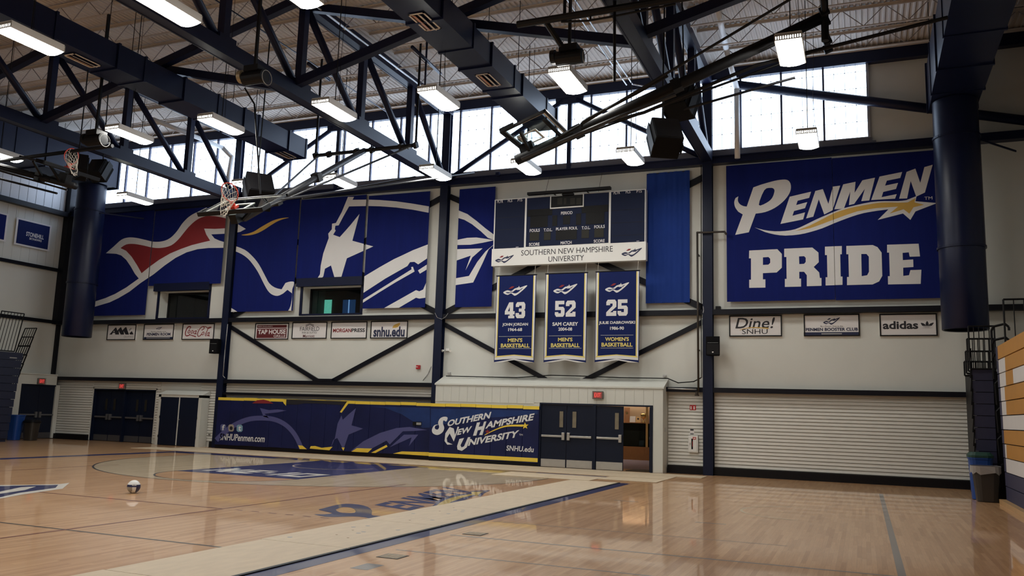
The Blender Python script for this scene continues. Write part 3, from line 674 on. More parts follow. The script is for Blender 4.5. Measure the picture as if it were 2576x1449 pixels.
# ================================================================ INTERIOR WINDOWS
def inner_window(n, W, px_head):
    x0, x1, z0, z1 = W
    t = thing('window_%d' % n, ((x0+x1)/2, YW, z0), kind='structure'); d = 0.55
    MB().box((x0-0.10, YW-0.03, z0-0.02), (x0, YW+0.02, z1+0.1)).box((x1, YW-0.03, z0-0.02), (x1+0.10, YW+0.02, z1+0.1)).box((x0-0.10, YW-0.03, z0-0.06), (x1+0.10, YW+0.02, z0)).build('casing', 'navy_steel', t)
    MB().box((x0-0.22, YW-0.16, z1), (x1+0.10, YW+0.02, z1+0.32)).build('shutter_box', 'navy_steel', t)
    MB().box((x0-0.1, YW+0.25, z0-0.1), (x0, YW+d, z1+0.1)).box((x1, YW+0.25, z0-0.1), (x1+0.1, YW+d, z1+0.1)).box((x0, YW+0.25, z1), (x1, YW+d, z1+0.1)).box((x0, YW+0.25, z0-0.1), (x1, YW+d, z0)).build('reveal', 'wall_paint', t)
    yy = YW+d-0.08
    f = MB().box((x0, yy, z0), (x0+0.08, yy+0.06, z1)).box((x1-0.08, yy, z0), (x1, yy+0.06, z1)).box((x0, yy, z1-0.07), (x1, yy+0.06, z1)).box((x0, yy, z0), (x1, yy+0.06, z0+0.05)).build('sash', 'black', t)
    MB().box((x0+0.08, yy+0.02, z0+0.05), (x1-0.08, yy+0.03, z1-0.07)).build('pane', 'dark_glass', f)
    struct(MB().box((x0-1.5, YW+d+3.0, z0-1.0), (x1+1.5, YW+d+3.1, z1+1.0)).box((x0-1.5, YW+d, z0-1.0), (x0-1.45, YW+d+3, z1+1.0)).box((x1+1.45, YW+d, z0-1.0), (x1+1.5, YW+d+3, z1+1.0)).box((x0-1.5, YW+d, z1+0.9), (x1+1.5, YW+d+3, z1+1.0)).box((x0-1.5, YW+d, z0-1.0), (x1+1.5, YW+d+3, z0-0.9)).build('wall_room_%d' % n, 'room_dark'))
    return t, yy
t5, yy5 = inner_window(5, W1, 715); t6, yy6 = inner_window(6, W2, 700)
yb_ = YW+0.55+2.98
a, b = wl(*ZB(1142,1285),yb_), wl(*ZB(1208,1395),yb_)
o = struct(MB().box((a.x, yb_-0.02, b.z-0.3), (b.x, yb_, a.z)).build('window_7', 'tree_green')); 
a, b = wl(*ZB(1318,1285),yb_), wl(*ZB(1425,1395),yb_)
o = struct(MB().box((a.x, yb_-0.02, b.z-0.3), (b.x, yb_, a.z)).build('window_8', 'drape_blue')); c = (a.x+b.x)/2
MB().box((c-0.02, yb_-0.04, b.z-0.3), (c+0.02, yb_-0.02, a.z)).build('gap', 'sky_pane', o)

# ================================================================ WALL PADS
YPL, YPR = 26.24, YV-0.06
def pads(x0, x1, z0, z1, Y, n, label, back):
    t = thing('wall_padding', ((x0+x1)/2, Y, z0), label, 'wall padding', 'padded wall panels'); w_ = (x1-x0)/n; src = None
    for i in range(n):
        dz = random.uniform(-0.012, 0.008); a = x0+w_*i
        p = MB().box((a+0.003, Y, z0+dz), (a+w_-0.003, back, z1+dz)).build('pad', 'pad_navy', t, bevel=0.012)
        MB().box((a+0.005, Y-0.004, z1+dz-0.10), (a+w_-0.005, Y+0.03, z1+dz+0.004)).build('top_band', 'pad_yellow', p)
    return t, w_
lpx0, lpx1 = wl(*ZS(170,900),YPL).x, wl(*ZS(2118,1050),YPL).x
lz1 = wl(*ZS(1200,822),YPL).z; lz0 = wl(*ZS(1200,1280),YPL).z
padL, wL = pads(lpx0, lpx1, lz0, lz1, YPL, 15, 'navy wall padding with violet star print and website lettering left of the entrance', YW-0.03)
rpx0, rpx1 = wl(*ZS(2105,1050),YPR).x, wl(*ZP(1086,700),YPR).x
rz1 = wl(*ZP(700,437),YPR).z; rz0 = wl(*ZP(700,955),YPR).z
padR, wR = pads(rpx0, rpx1, rz0, rz1, YPR, 7, 'navy wall padding lettered with the university name beside the doors', YV-0.002)
MB().box((rpx0+0.01, YPR-0.004, rz0+0.03), (rpx1-0.01, YPR, rz0+0.155)).build('bottom_band', 'pad_yellow', padR)
MB().box((lpx0, YPL+0.02, 0), (lpx1, YW, lz0)).build('plinth', 'baseboard', padL); MB().box((rpx0, YPR+0.03, 0), (rpx1, YV-0.001, rz0)).build('plinth', 'baseboard', padR)
e = YPL-0.006
def pd(loops, m, sm=0, Y=None): return decal('print', loops, m, padL, ZS, Y or e, sm)
pd([[(770,812),(1370,832),(1340,868),(1240,862),(1100,852),(960,850),(900,862),(770,858)]], 'pad_dark')                   # dark gap in the yellow band
pd([[(1560,878),(2108,890),(2108,1072),(2040,1075),(1960,1020),(1850,950),(1700,893)]], 'pad_blue', Y=e+0.0015)
pd([[(755,812),(798,815),(795,872),(775,850)]], 'pad_yellow', Y=e-0.002); pd([[(1350,835),(1378,832),(1302,935),(1285,930)]], 'pad_yellow', Y=e-0.002)
pd([[(485,850),(530,822),(590,815),(640,828),(680,852)]], 'print_red', Y=e-0.002)
pd([stroke_px([(160,1185),(250,1100),(350,1035),(470,992),(600,985),(700,1000),(790,1045),(860,1115),(905,1190),(935,1262)], (46,40))], 'pad_print')
pd([[(557,892),(640,912),(720,905),(800,915),(720,932),(600,945),(640,985),(590,970)]], 'pad_print')
pd([[(1265,1035),(1300,960),(1312,1000),(1360,955),(1432,893),(1392,1050),(1497,1080),(1365,1135),(1318,1272),(1262,1165),(1225,1185),(1205,1245),(1170,1270),(1215,1230),(1240,1170),(1255,1090)]], 'pad_print')
pd([[(1385,1285),(1500,1195),(1650,1120),(1800,1075),(1920,1065),(2082,1092),(1960,1102),(1860,1105),(1740,1225),(1710,1190),(1560,1270),(1530,1295)]], 'pad_print')
pd([[(1740,1250),(1870,1135),(2000,1135),(1915,1240),(1940,1160)]], 'pad_print')
pd([[(1570,1300),(1710,1228),(1720,1245),(1610,1302)]], 'pad_yellow'); pd([[(1390,1290),(1440,1258),(1580,1262),(1540,1298)]], 'pad_yellow', Y=e-0.002)
pd([[(905,1232),(945,1235),(985,1268),(920,1266)]], 'pad_yellow', Y=e-0.002); pd([[(1010,1262),(1020,1240),(1060,1238),(1120,1255),(1220,1245),(1190,1278)]], 'pad_yellow', Y=e-0.002)
pd([[(1770,1308),(1850,1288),(2110,1295),(2112,1330)]], 'pad_yellow', Y=e-0.002); pd([[(1300,1252),(1330,1252),(1318,1282)]], 'pad_yellow', Y=e-0.003)
text_px('SNHUPenmen.com', (193,1155), (602,1172), 62, e, 'print_white', padL, ZS, bold=0.02, italic=0.12)
def icon(x0, y0, x1, y1, m):
    k = 0.22*(x1-x0); r = [(x0+k,y0),(x1-k,y0),(x1,y0+k),(x1,y1-k),(x1-k,y1),(x0+k,y1),(x0,y1-k),(x0,y0+k)]
    return pd([r], m, Y=e-0.001)
icon(198,1040,248,1102,'print_social'); text_px('f', (212,1070), (236,1070), 50, e-0.003, 'print_white', padL, ZS, bold=0.02)
icon(270,1042,320,1106,'print_camera'); pd([[(295+15*math.cos(a*0.524), 1076+18*math.sin(a*0.524)) for a in range(12)]], 'print_black', Y=e-0.003)
icon(345,1045,400,1110,'print_teal'); text_px('t', (360,1078), (386,1078), 44, e-0.003, 'sign_white', padL, ZS, bold=0.02)
o = MB().box((wl(*ZS(1952,1040),e).x, e-0.02, wl(*ZS(1990,1052),e).z), (wl(*ZS(2030,1040),e).x, e, wl(*ZS(1990,1018),e).z)).build('outlet_plate', 'black', padL); MB().box((wl(*ZS(1985,1040),e).x, e-0.024, wl(*ZS(1990,1046),e).z), (wl(*ZS(2028,1040),e).x, e-0.02, wl(*ZS(1990,1024),e).z)).build('socket', 'grey_plastic', o)
f_ = YPR-0.006
def pt(s, l, r, h, bold=0.035, m='print_white', it=0.28): text_px(s, l, r, h, f_, m, padR, ZP, bold=bold, italic=it, level=False)
decal('print', [[(88,470),(1078,490),(1078,520),(820,545),(500,560),(88,640)]], 'pad_blue', padR, ZP, f_+0.002)
pt('OUTHERN', (243,608), (640,530), 62); pt('EW', (337,690), (462,660), 58); pt('AMPSHIRE', (600,625), (1040,546), 66); pt('NIVERSITY', (440,785), (898,702), 66)
pt('TM', (905,712), (937,714), 16, 0.0, it=0); pt('SNHU.edu', (788,835), (1040,850), 50, 0.02, it=0.12)
def pr(loops, m='print_white', sm=0, Y=None): return decal('print', loops, m, padR, ZP, Y or f_, sm)
pr([smooth_px([(243,555),(215,545),(175,560),(155,600),(165,640),(150,665),(125,655),(130,630),(160,618),(120,625),(98,665),(108,700),(150,715),(195,690),(212,650),(200,610),(205,580),(230,590)], 3)])
pr([[(262,640),(300,655),(312,715),(335,638),(350,640),(300,775),(262,700),(235,745),(240,780),(290,802),(240,805),(214,770),(222,700)]])
pr([[(515,600),(545,597),(530,640),(568,632),(580,592),(602,588),(565,715),(535,715),(555,665),(522,672),(508,720),(478,722)]])
pr([[(352,752),(395,742),(362,810),(372,830),(395,820),(432,735),(455,735),(420,830),(375,862),(335,850),(330,820)]])
pr([stroke_px([(585,716),(680,668),(790,632),(940,628)], (4,20))], 'pad_yellow', Y=f_-0.002)
def star(c, r, z, n=5, rot=-90): return [(c[0]+(r if i % 2 == 0 else r*0.42)*math.cos(math.radians(rot+36*i)), c[1]+(r if i % 2 == 0 else r*0.42)*math.sin(math.radians(rot+36*i))) for i in range(10)]
pr([star((960,630), 34, ZP, rot=-20)], 'pad_yellow', Y=f_-0.003); pr([star((612,684), 24, ZP)], 'print_red', Y=f_-0.003)

# ================================================================ BANNERS ON THE UPPER WALL
YBN = 26.47
def sheet(label, xa, xb, zt, zb, m='banner_blue', ripple=0.0):
    x0, x1, z1, z0 = wl(*xa,YBN).x, wl(*xb,YBN).x, wl(*zt,YBN).z, wl(*zb,YBN).z
    t = thing('banner', ((x0+x1)/2, YBN, z0), label, 'banner', 'blue wall banners')
    mb = MB(); nx, nz = (40, 10) if ripple else (1, 1); vs = []
    for j in range(nz+1):
        for i in range(nx+1):
            u = i/nx; xx = x0+(x1-x0)*u
            vs.append((xx, YBN+(ripple*(math.sin(u*23+j*0.15)*0.6+math.sin(u*51+1.3)*0.4) if ripple else 0.0), z0+(z1-z0)*j/nz))
    fs = [(j*(nx+1)+i, j*(nx+1)+i+1, (j+1)*(nx+1)+i+1, (j+1)*(nx+1)+i) for j in range(nz) for i in range(nx)]
    n = len(vs); vs2 = [(a, b+0.006, c) for a, b, c in vs]
    mb.add(vs+vs2, fs+[tuple(k+n for k in reversed(q)) for q in fs]+[(0, n, n+nx, nx), (nz*(nx+1), nz*(nx+1)+nx, n+nz*(nx+1)+nx, n+nz*(nx+1)), (0, nz*(nx+1), n+nz*(nx+1), n), (nx, n+nx, n+nz*(nx+1)+nx, nz*(nx+1)+nx)])
    mb.build('cloth', m, t, smooth=bool(ripple), fix=True)
    MB().tube((x0+0.01, YBN+0.02, z1-0.02), (x1-0.01, YBN+0.02, z1-0.02), 0.016, 8).build('top_rod', 'black', t)
    for k in (0.15, 0.85): MB().bar((x0+(x1-x0)*k, YBN+0.02, z1-0.02), (x0+(x1-x0)*k, YW-0.052, z1-0.02), 0.03, 0.02).build('hook', 'black', t)
    return t, x0, x1, z0, z1
sheets = [
 sheet('blue wall banner with the pointed white cape tip behind the round duct', (240,700), (376.5,665), (300,536), (300,793.5)),
 sheet('blue wall banner with the red cape above the dark left window', (378.5,665), (560,650), (480,524), (470,716)),
 sheet('blue wall banner with gold stroke and white curve beside the column', (592,650), (747,620), (650,509), (665,783)),
 sheet('blue wall banner with the white star above the middle window', (751,610), (916,600), (830,497), (826,697.5)),
 sheet('blue wall banner with white slanted pen stripes beside the column', (921,620), (1076,621), (1080,481), (1069,773)),
]
t6_ = sheet('narrow blue banner with white arrow point left of the scoreboard', ZC(132,600), ZC(372,600), ZC(260,192), ZC(240,980)); sheets.append(t6_)
sheet('narrow plain blue banner hanging right of the scoreboard', ZC(1384,520), ZC(1673,520), ZC(1530,86), ZC(1530,953), 'banner_plain', 0.018)
rs = [sheet('large blue banner half with the slanted white P and slab letters', ZD(150,600), ZD(929.5,600), ZD(540,77), ZD(540,1091)),
      sheet('large blue banner half with the gold star beside the round duct', ZD(932.5,600), ZD(1770,600), ZD(1330,20), ZD(1330,1079))]
def art(name, loops, m, z, shs, off=0.004, sm=0):
    """printed shape, cut along the edges of the banner sheets it runs across"""
    ls = [onwall(z, smooth_px(l, sm) if sm else l, YBN-off) for l in loops]; mb = MB().poly(ls)
    for (t, x0, x1, z0, z1) in shs:
        bm = bmesh.new(); vv = [bm.verts.new(p) for p in mb.v]
        for q in mb.f:
            try: bm.faces.new([vv[i] for i in q])
            except ValueError: pass
        for co, no in (((x0,0,0),(-1,0,0)), ((x1,0,0),(1,0,0)), ((0,0,z0),(0,0,-1)), ((0,0,z1),(0,0,1))):
            bmesh.ops.bisect_plane(bm, geom=bm.verts[:]+bm.edges[:]+bm.faces[:], plane_co=co, plane_no=no, clear_outer=True)
        if len(bm.faces):
            me = bpy.data.meshes.new(name); bm.to_mesh(me); me.materials.append(MT[m]); o = bpy.data.objects.new(name, me); C.objects.link(o); attach(o, t)
        bm.free()
ml = sheets[:5]
# flowing ribbon: white outline, red fill
up_edge = smooth_px([(965,1040),(1040,975),(1105,918),(1165,897),(1235,899),(1320,917),(1400,935),(1480,931),(1550,902),(1612,840),(1662,768),(1722,708),(1792,668),(1880,645),(1985,648),(2065,682),(2140,755),(2240,818)], 4, False)
low_edge = [(2190,845),(2130,856),(2050,862),(1925,868),(1955,905),(2000,925),(2040,937),(2140,972),(2140,1012),(2040,990),(1900,992),(1800,1003),(1700,1032),(1600,1082),(1500,1152),(1400,1232),(1280,1312),(1180,1390),(1080,1449),(1000,1487),(850,1532),(850,1485),(960,1449),(1050,1410),(1150,1352),(1265,1270),(1230,1228),(1190,1158),(1150,1100),(1105,1060),(1060,1045)]
art('print', [up_edge+low_edge], 'print_white', ZA, ml, 0.004)
art('print', [smooth_px([(1098,993),(1150,960),(1220,955),(1310,970),(1400,990),(1480,990),(1560,968),(1620,920),(1670,860),(1720,800),(1780,745),(1840,712),(1900,700),(1980,705),(2058,722)], 3, False)+[(2058,812),(1960,818),(1860,815),(1880,870),(1915,925),(1850,940),(1750,965),(1650,1000),(1550,1042),(1450,1100),(1360,1165),(1290,1222),(1250,1150),(1200,1072),(1150,1018)]], 'print_red', ZA, ml, 0.007)
art('print', [smooth_px([(310,785),(420,828),(492,890),(548,960),(602,1060),(642,1132),(695,1172),(755,1188)], 3, False)+smooth_px([(790,1130),(830,1118),(866,1120),(866,1150),(852,1190),(850,1260),(836,1340),(812,1388)], 3, False)+[(842,1388),(850,1300),(852,1225),(808,1192)]+smooth_px([(770,1225),(720,1247),(670,1236),(630,1200),(590,1130),(545,1040),(500,970),(450,910),(390,866),(310,832)], 3, False)], 'print_white', ZB, ml, 0.005)
art('print', [[(272,1342),(352,1392),(268,1395)]], 'print_white', ZB, ml)
art('print', [smooth_px([(388,692),(440,682),(500,662),(560,625),(620,590),(680,560),(750,540),(822,534),(770,548),(720,567),(660,602),(600,642),(540,674),(480,692),(430,697)], 3)], 'print_gold', ZB, ml)
# star, its pole and the long arch
art('print', [[(1360,345),(1415,345),(1402,372),(1540,370),(1650,374),(1800,386),(1950,407),(2098,432),(2095,490),(1950,462),(1800,442),(1650,431),(1540,428),(1370,432),(1320,520),(1275,605),(1245,608),(1240,640),(1248,652),(1225,690),(1285,712),(1380,605),(1465,500),(1400,745),(1590,797),(1350,905),(1295,1090),(1240,1090),(1205,970),(1150,1000),(1135,1070),(1115,1090),(1080,1090),(1105,1050),(1112,970),(1135,860),(1165,775),(1185,720),(1180,680),(1213,640),(1215,590),(1250,583),(1305,480)]], 'print_white', ZB, ml)
# pen stripes
art('print', [[(1495,1078),(1650,985),(1780,912),(1850,880),(1950,832),(2095,776),(2090,900),(2000,960),(1965,937),(1925,940),(1902,975),(1700,1090),(1488,1228)]], 'print_white', ZB, ml)
art('print', [[(1485,1290),(1940,1005),(1936,985),(1952,982),(1967,1025),(1800,1120),(1650,1212),(1483,1318)]], 'print_white', ZB, ml)
art('print', [[(1690,1358),(1980,1195),(2010,1206),(2045,1190),(2080,1110),(2080,1262),(2010,1272),(1980,1264),(1820,1358)]], 'print_white', ZB, ml)
art('print', [[(1998,1015),(2090,955),(2090,1000),(2015,1045)]], 'print_white', ZB, ml)
for l in ([(130,336),(200,365),(260,410),(320,460),(400,520),(400,545),(335,522),(290,480),(230,432),(180,403),(130,388)], [(125,537),(200,522),(260,520),(330,530),(380,538),(300,555),(220,568),(125,570)],
          [(122,598),(300,592),(232,652),(187,738),(222,640),(120,675)], [(400,545),(340,600),(300,690),(238,818),(110,837),(112,792),(210,775),(265,682),(320,612)]):
    art('print', [l], 'print_white', ZC, [t6_])
# right banner lettering
PEN = [
 [smooth_px([(236,330),(232,360),(245,385),(270,400),(297,405)], 3, False)+[(345,265)]+smooth_px([(400,245),(480,222),(540,210),(590,210),(615,235),(618,278),(600,322),(560,370),(500,415),(430,445),(362,456)], 3, False)+[(312,592),(213,611),(268,462)]+smooth_px([(235,442),(212,408),(206,370),(216,342)], 3, False),
  smooth_px([(425,285),(470,268),(495,276),(498,300),(480,345),(440,378),(385,393)], 3)],
 [[(543,531),(610,333),(766,296),(752,341),(668,362),(657,394),(738,372),(722,416),(642,437),(630,472),(722,447),(708,498)]],
 [[(730,491),(797,291),(852,277),(892,385),(925,259),(978,252),(922,432),(862,462),(822,352),(782,478)]],
 [[(935,425),(1000,243),(1090,224),(1083,305),(1140,213),(1232,194),(1190,360),(1132,365),(1158,275),(1080,385),(1042,394),(1052,295),(1005,420)]],
 [[(1204,357),(1265,186),(1430,152),(1416,196),(1318,216),(1305,252),(1400,232),(1385,276),(1292,298),(1280,336),(1390,314),(1378,347)]],
 [[(1408,347),(1462,152),(1526,128),(1562,232),(1592,117),(1652,100),(1596,302),(1532,332),(1492,218),(1466,345)]]]
for l in PEN: art('letter', l, 'print_white', ZD, rs, 0.004)
art('print', [smooth_px([(355,557),(420,575),(500,585),(580,582),(650,570),(720,540),(800,500),(880,465),(940,440),(1000,418),(1100,393),(1200,372),(1300,365),(1400,365),(1460,358)], 2, False)+[(1535,328),(1527,366),(1685,379),(1527,440),(1490,502),(1436,455),(1252,502),(1330,425)]+smooth_px([(1250,435),(1150,452),(1050,482),(930,528),(850,562),(760,590),(680,608),(580,616),(500,608),(430,590)], 2, False)], 'print_white', ZD, rs, 0.006)
art('print', [smooth_px([(650,583),(750,545),(850,495),(930,455),(1030,420),(1150,395),(1280,375),(1400,376),(1470,374)], 2, False)+[(1527,343),(1520,374),(1590,391),(1512,410),(1482,456),(1440,424),(1338,456),(1400,405)]+smooth_px([(1250,415),(1100,440),(930,500),(850,530),(760,562)], 2, False)], 'print_gold', ZD, rs, 0.009)
PRD = [
 [[(315,725),(520,715),(553,750),(553,850),(515,885),(415,890),(415,935),(433,935),(433,995),(315,997),(315,938),(328,938),(328,782),(313,782)], [(415,775),(455,772),(468,785),(468,815),(455,828),(415,830)]],
 [[(570,712),(775,703),(820,740),(822,810),(785,845),(825,885),(830,925),(842,925),(842,982),(735,985),(735,905),(715,880),(680,880),(680,930),(693,930),(693,988),(575,990),(575,932),(588,932),(586,772),(570,772)], [(678,768),(715,766),(727,778),(727,808),(715,822),(680,824)]],
 [[(867,697),(990,692),(990,752),(978,752),(982,915),(995,915),(995,975),(872,980),(872,920),(885,920),(882,758),(867,758)]],
 [[(1023,692),(1215,685),(1250,700),(1280,740),(1285,910),(1262,950),(1215,972),(1028,977),(1028,918),(1042,918),(1038,752),(1023,752)], [(1132,750),(1170,750),(1187,770),(1188,880),(1175,905),(1135,912)]],
 [[(1320,683),(1550,675),(1560,768),(1485,770),(1478,738),(1433,742),(1435,795),(1510,790),(1512,845),(1437,850),(1438,910),(1480,905),(1490,868),(1570,865),(1565,968),(1327,972),(1326,912),(1340,912),(1335,740),(1320,740)]]]
for l in PRD: art('letter', l, 'print_white', ZD, rs, 0.004)
text_px('TM', (1592,344), (1650,342), 22, YBN-0.004, 'print_white', rs[1][0], ZD)

# ================================================================ SCOREBOARD
YSB = 26.02
def sb(x, y): return wl(*ZC(x,y), YSB)
sbo = thing('scoreboard', sb(870,690), 'large navy and white scoreboard lettered with the university name', 'scoreboard')
def qbox(parent, name, x0, y0, x1, y1, m, f=0.0, b=None, bev=0.0):
    """rectangular panel; top-left and bottom-right measured in the enlarged crop"""
    a, c = sb(x0, y0), sb(x1, y1); return MB().box((a.x, YSB-f, c.z), (c.x, (YSB+0.2) if b is None else YSB-b, a.z)).build(name, m, parent, bevel=bev)
xl0, xr0 = sb(374,480).x, sb(1380,400).x
zt0, zm0, zb0 = sb(870,235).z, sb(870,572).z, sb(870,690).z
MB().box((xl0, YSB, zm0), (xr0, YSB+0.22, zt0)).build('cabinet', 'board_white', sbo)
MB().box((xl0-0.04, YSB-0.01, zb0), (xr0+0.02, YSB+0.22, zm0)).build('name_panel', 'board_white', sbo)
cx = lambda x: sb(x,400).x
zt1, zb1 = zt0-0.03, zm0+0.02
pL = MB().box((cx(385), YSB-0.012, zb1-0.02), (cx(579), YSB, zt1)).build('player_panel', 'board_navy', sbo)
pC = MB().box((cx(592), YSB-0.012, zb1), (cx(1136), YSB, zt1)).build('centre_panel', 'board_navy', sbo)
pR = MB().box((cx(1150), YSB-0.012, zb1-0.02), (cx(1374), YSB, zt1)).build('player_panel', 'board_navy', sbo)
for p, a, b in ((pL, 385, 579), (pR, 1150, 1374)):
    for k in (1, 2, 3): zz = zt1-(zt1-zb1)*(0.12+0.25*k); MB().box((cx(a), YSB-0.016, zz-0.006), (cx(b), YSB-0.012, zz+0.004)).build('panel_joint', 'black', p)
    MB().box((cx(b-52), YSB-0.015, zb1), (cx(b-34), YSB-0.012, zb1+0.015)).build('maker_plate', 'sign_white', p)
def led(x0, y0, x1, y1, m='led_black'):
    a, c = sb(x0,y0), sb(x1,y1); MB().box((a.x, YSB-0.02, c.z), (c.x, YSB-0.012, a.z)).build('digit_window', m, pC, bevel=0.006)
a, c = sb(752,248), sb(972,318); MB().box((a.x, YSB-0.05, c.z), (c.x, YSB-0.012, a.z)).build('clock_frame', 'board_white', pC)
a, c = sb(758,252), sb(967,311); ck = MB().box((a.x, YSB-0.055, c.z), (c.x, YSB-0.05, a.z)).build('clock_window', 'led_black', pC)
for x0, x1 in ((800,832),(842,858),(885,915),(925,955)): a, c = sb(x0,262), sb(x1,302); MB().box((a.x, YSB-0.0565, c.z), (c.x, YSB-0.055, a.z)).build('digit', 'led_tint', ck)
for r in ((600,338,763,372), (958,314,1133,349), (618,378,732,450), (764,375,795,444), (835,376,881,432), (921,364,953,436), (986,358,1107,428), (787,474,925,532)): led(*r)
for r in ((614,487,675,540), (708,484,752,537), (957,470,1006,524), (1042,462,1104,518)): led(*r, m='led_tint')
def st(s, x0, x1, y, h, bold=0.012, m='sign_white', f=0.016, par=None):
    text_px(s, (x0,y), (x1,y), h, YSB-f, m, par or pC, ZC, bold=bold)
for s, x0, x1, y in (('PLYR',398,436,282), ('FLS',468,497,276), ('PTS',533,563,272)): st(s, x0, x1, y, 19, par=pL)
for s, x0, x1, y in (('PLYR',1169,1211,223), ('FLS',1249,1280,217), ('PTS',1321,1355,213)): st(s, x0, x1, y, 20, par=pR)
for s, x0, x1, y in (('PERIOD',820,896,357), ('FOULS',613,679,473), ('T.O.L.',705,762,469), ('PLAYER FOUL',787,930,461), ('T.O.L.',957,1014,455), ('FOULS',1040,1110,448), ('SCORE',608,677,565), ('MATCH',817,890,554), ('SCORE',1037,1109,543)): st(s, x0, x1, y, 20)
text_px('SOUTHERN NEW HAMPSHIRE', (556,622), (1163,595), 36, YSB-0.014, 'print_black', sbo, ZC); text_px('UNIVERSITY', (736,662), (972,655), 36, YSB-0.014, 'print_black', sbo, ZC)
def swoosh(parent, z, cx_, cy_, s, Y, cols):                   # small ribbon-and-star emblem, generic
    P = lambda l: [(cx_+a*s, cy_+b*s) for a, b in l]
    decal('emblem', [smooth_px(P([(-62,18),(-40,6),(-20,10),(0,-4),(20,-6),(62,-20),(48,-2),(20,22),(0,34),(-10,30),(-22,22),(-40,30)]), 3)], cols[0], parent, z, Y)
    decal('emblem', [smooth_px(P([(-48,18),(-34,12),(-18,18),(2,4),(20,4),(42,-8),(30,4),(12,18),(-4,22),(-20,16),(-34,22)]), 3)], cols[1], parent, z, Y-0.003)
    decal('emblem', [P([(-34,-2),(-18,-14),(-4,-14),(-12,-6),(-22,-2)])], cols[2], parent, z, Y-0.004)
    decal('emblem', [P([(a/1.0, b/1.0) for a, b in star((20,-4), 13, None)])], cols[0] if cols[3] is None else cols[3], parent, z, Y-0.005)
swoosh(sbo, ZC, 445, 655, 1.0, YSB-0.014, ('print_navy','sign_white','print_red','print_navy')); swoosh(sbo, ZC, 1288, 610, 1.1, YSB-0.014, ('print_navy','sign_white','print_red','print_navy'))
# lamp bar above the board
lbm = thing('scoreboard_light_bar', sb(870,215), 'black light bar on brackets above the scoreboard', 'light')
a, b = wl(*ZC(600,236),25.7), wl(*ZC(1150,190),25.7); zz = (a.z+b.z)/2
MB().box((a.x, 25.62, zz-0.045), (b.x, 25.78, zz+0.05)).build('housing', 'black', lbm, bevel=0.01)
for k in (0.3, 0.7): xx = a.x+(b.x-a.x)*k; MB().bar((xx, 25.78, zz), (xx, YSB+0.1, zt0+0.02), 0.03, 0.03).build('bracket', 'black', lbm)
for k in (0.18, 0.83): xx = a.x+(b.x-a.x)*k; MB().tube((xx, 25.95, zt0), (xx, YC+0.0, 9.72), 0.006, 5).build('hanger_wire', 'black', lbm)
o = MB().box((wl(*ZC(830,225),25.9).x, 25.84, zt0-0.06), (wl(*ZC(905,225),25.9).x, 25.95, zt0-0.005)).build('clock_bracket', 'black', lbm)

# ================================================================ NUMBER BANNERS
DIG = {
 '2': [[(0.02,0.72),(0.02,0.86),(0.16,1),(0.84,1),(0.98,0.86),(0.98,0.56),(0.42,0.24),(0.42,0.22),(0.68,0.22),(0.68,0.30),(0.98,0.30),(0.98,0),(0.02,0),(0.02,0.22),(0.62,0.62),(0.62,0.76),(0.38,0.76),(0.38,0.66),(0.02,0.66)]],
 '3': [[(0.02,0.70),(0.02,0.86),(0.16,1),(0.84,1),(0.98,0.86),(0.98,0.60),(0.88,0.51),(0.98,0.42),(0.98,0.14),(0.84,0),(0.16,0),(0.02,0.14),(0.02,0.32),(0.36,0.32),(0.36,0.22),(0.62,0.22),(0.62,0.40),(0.34,0.40),(0.34,0.60),(0.62,0.60),(0.62,0.78),(0.36,0.78),(0.36,0.70)]],
 '4': [[(0.0,0.24),(0.0,0.44),(0.42,1),(0.84,1),(0.84,0.44),(1,0.44),(1,0.24),(0.84,0.24),(0.84,0.16),(0.98,0.16),(0.98,0),(0.36,0),(0.36,0.16),(0.50,0.16),(0.50,0.24)], [(0.30,0.44),(0.50,0.44),(0.50,0.72)]],
 '5': [[(0.04,0.42),(0.04,1),(0.94,1),(0.94,0.78),(0.38,0.78),(0.38,0.62),(0.84,0.62),(0.98,0.50),(0.98,0.14),(0.84,0),(0.16,0),(0.02,0.14),(0.02,0.30),(0.36,0.30),(0.36,0.22),(0.62,0.22),(0.62,0.42)]]}
YNB = 26.0
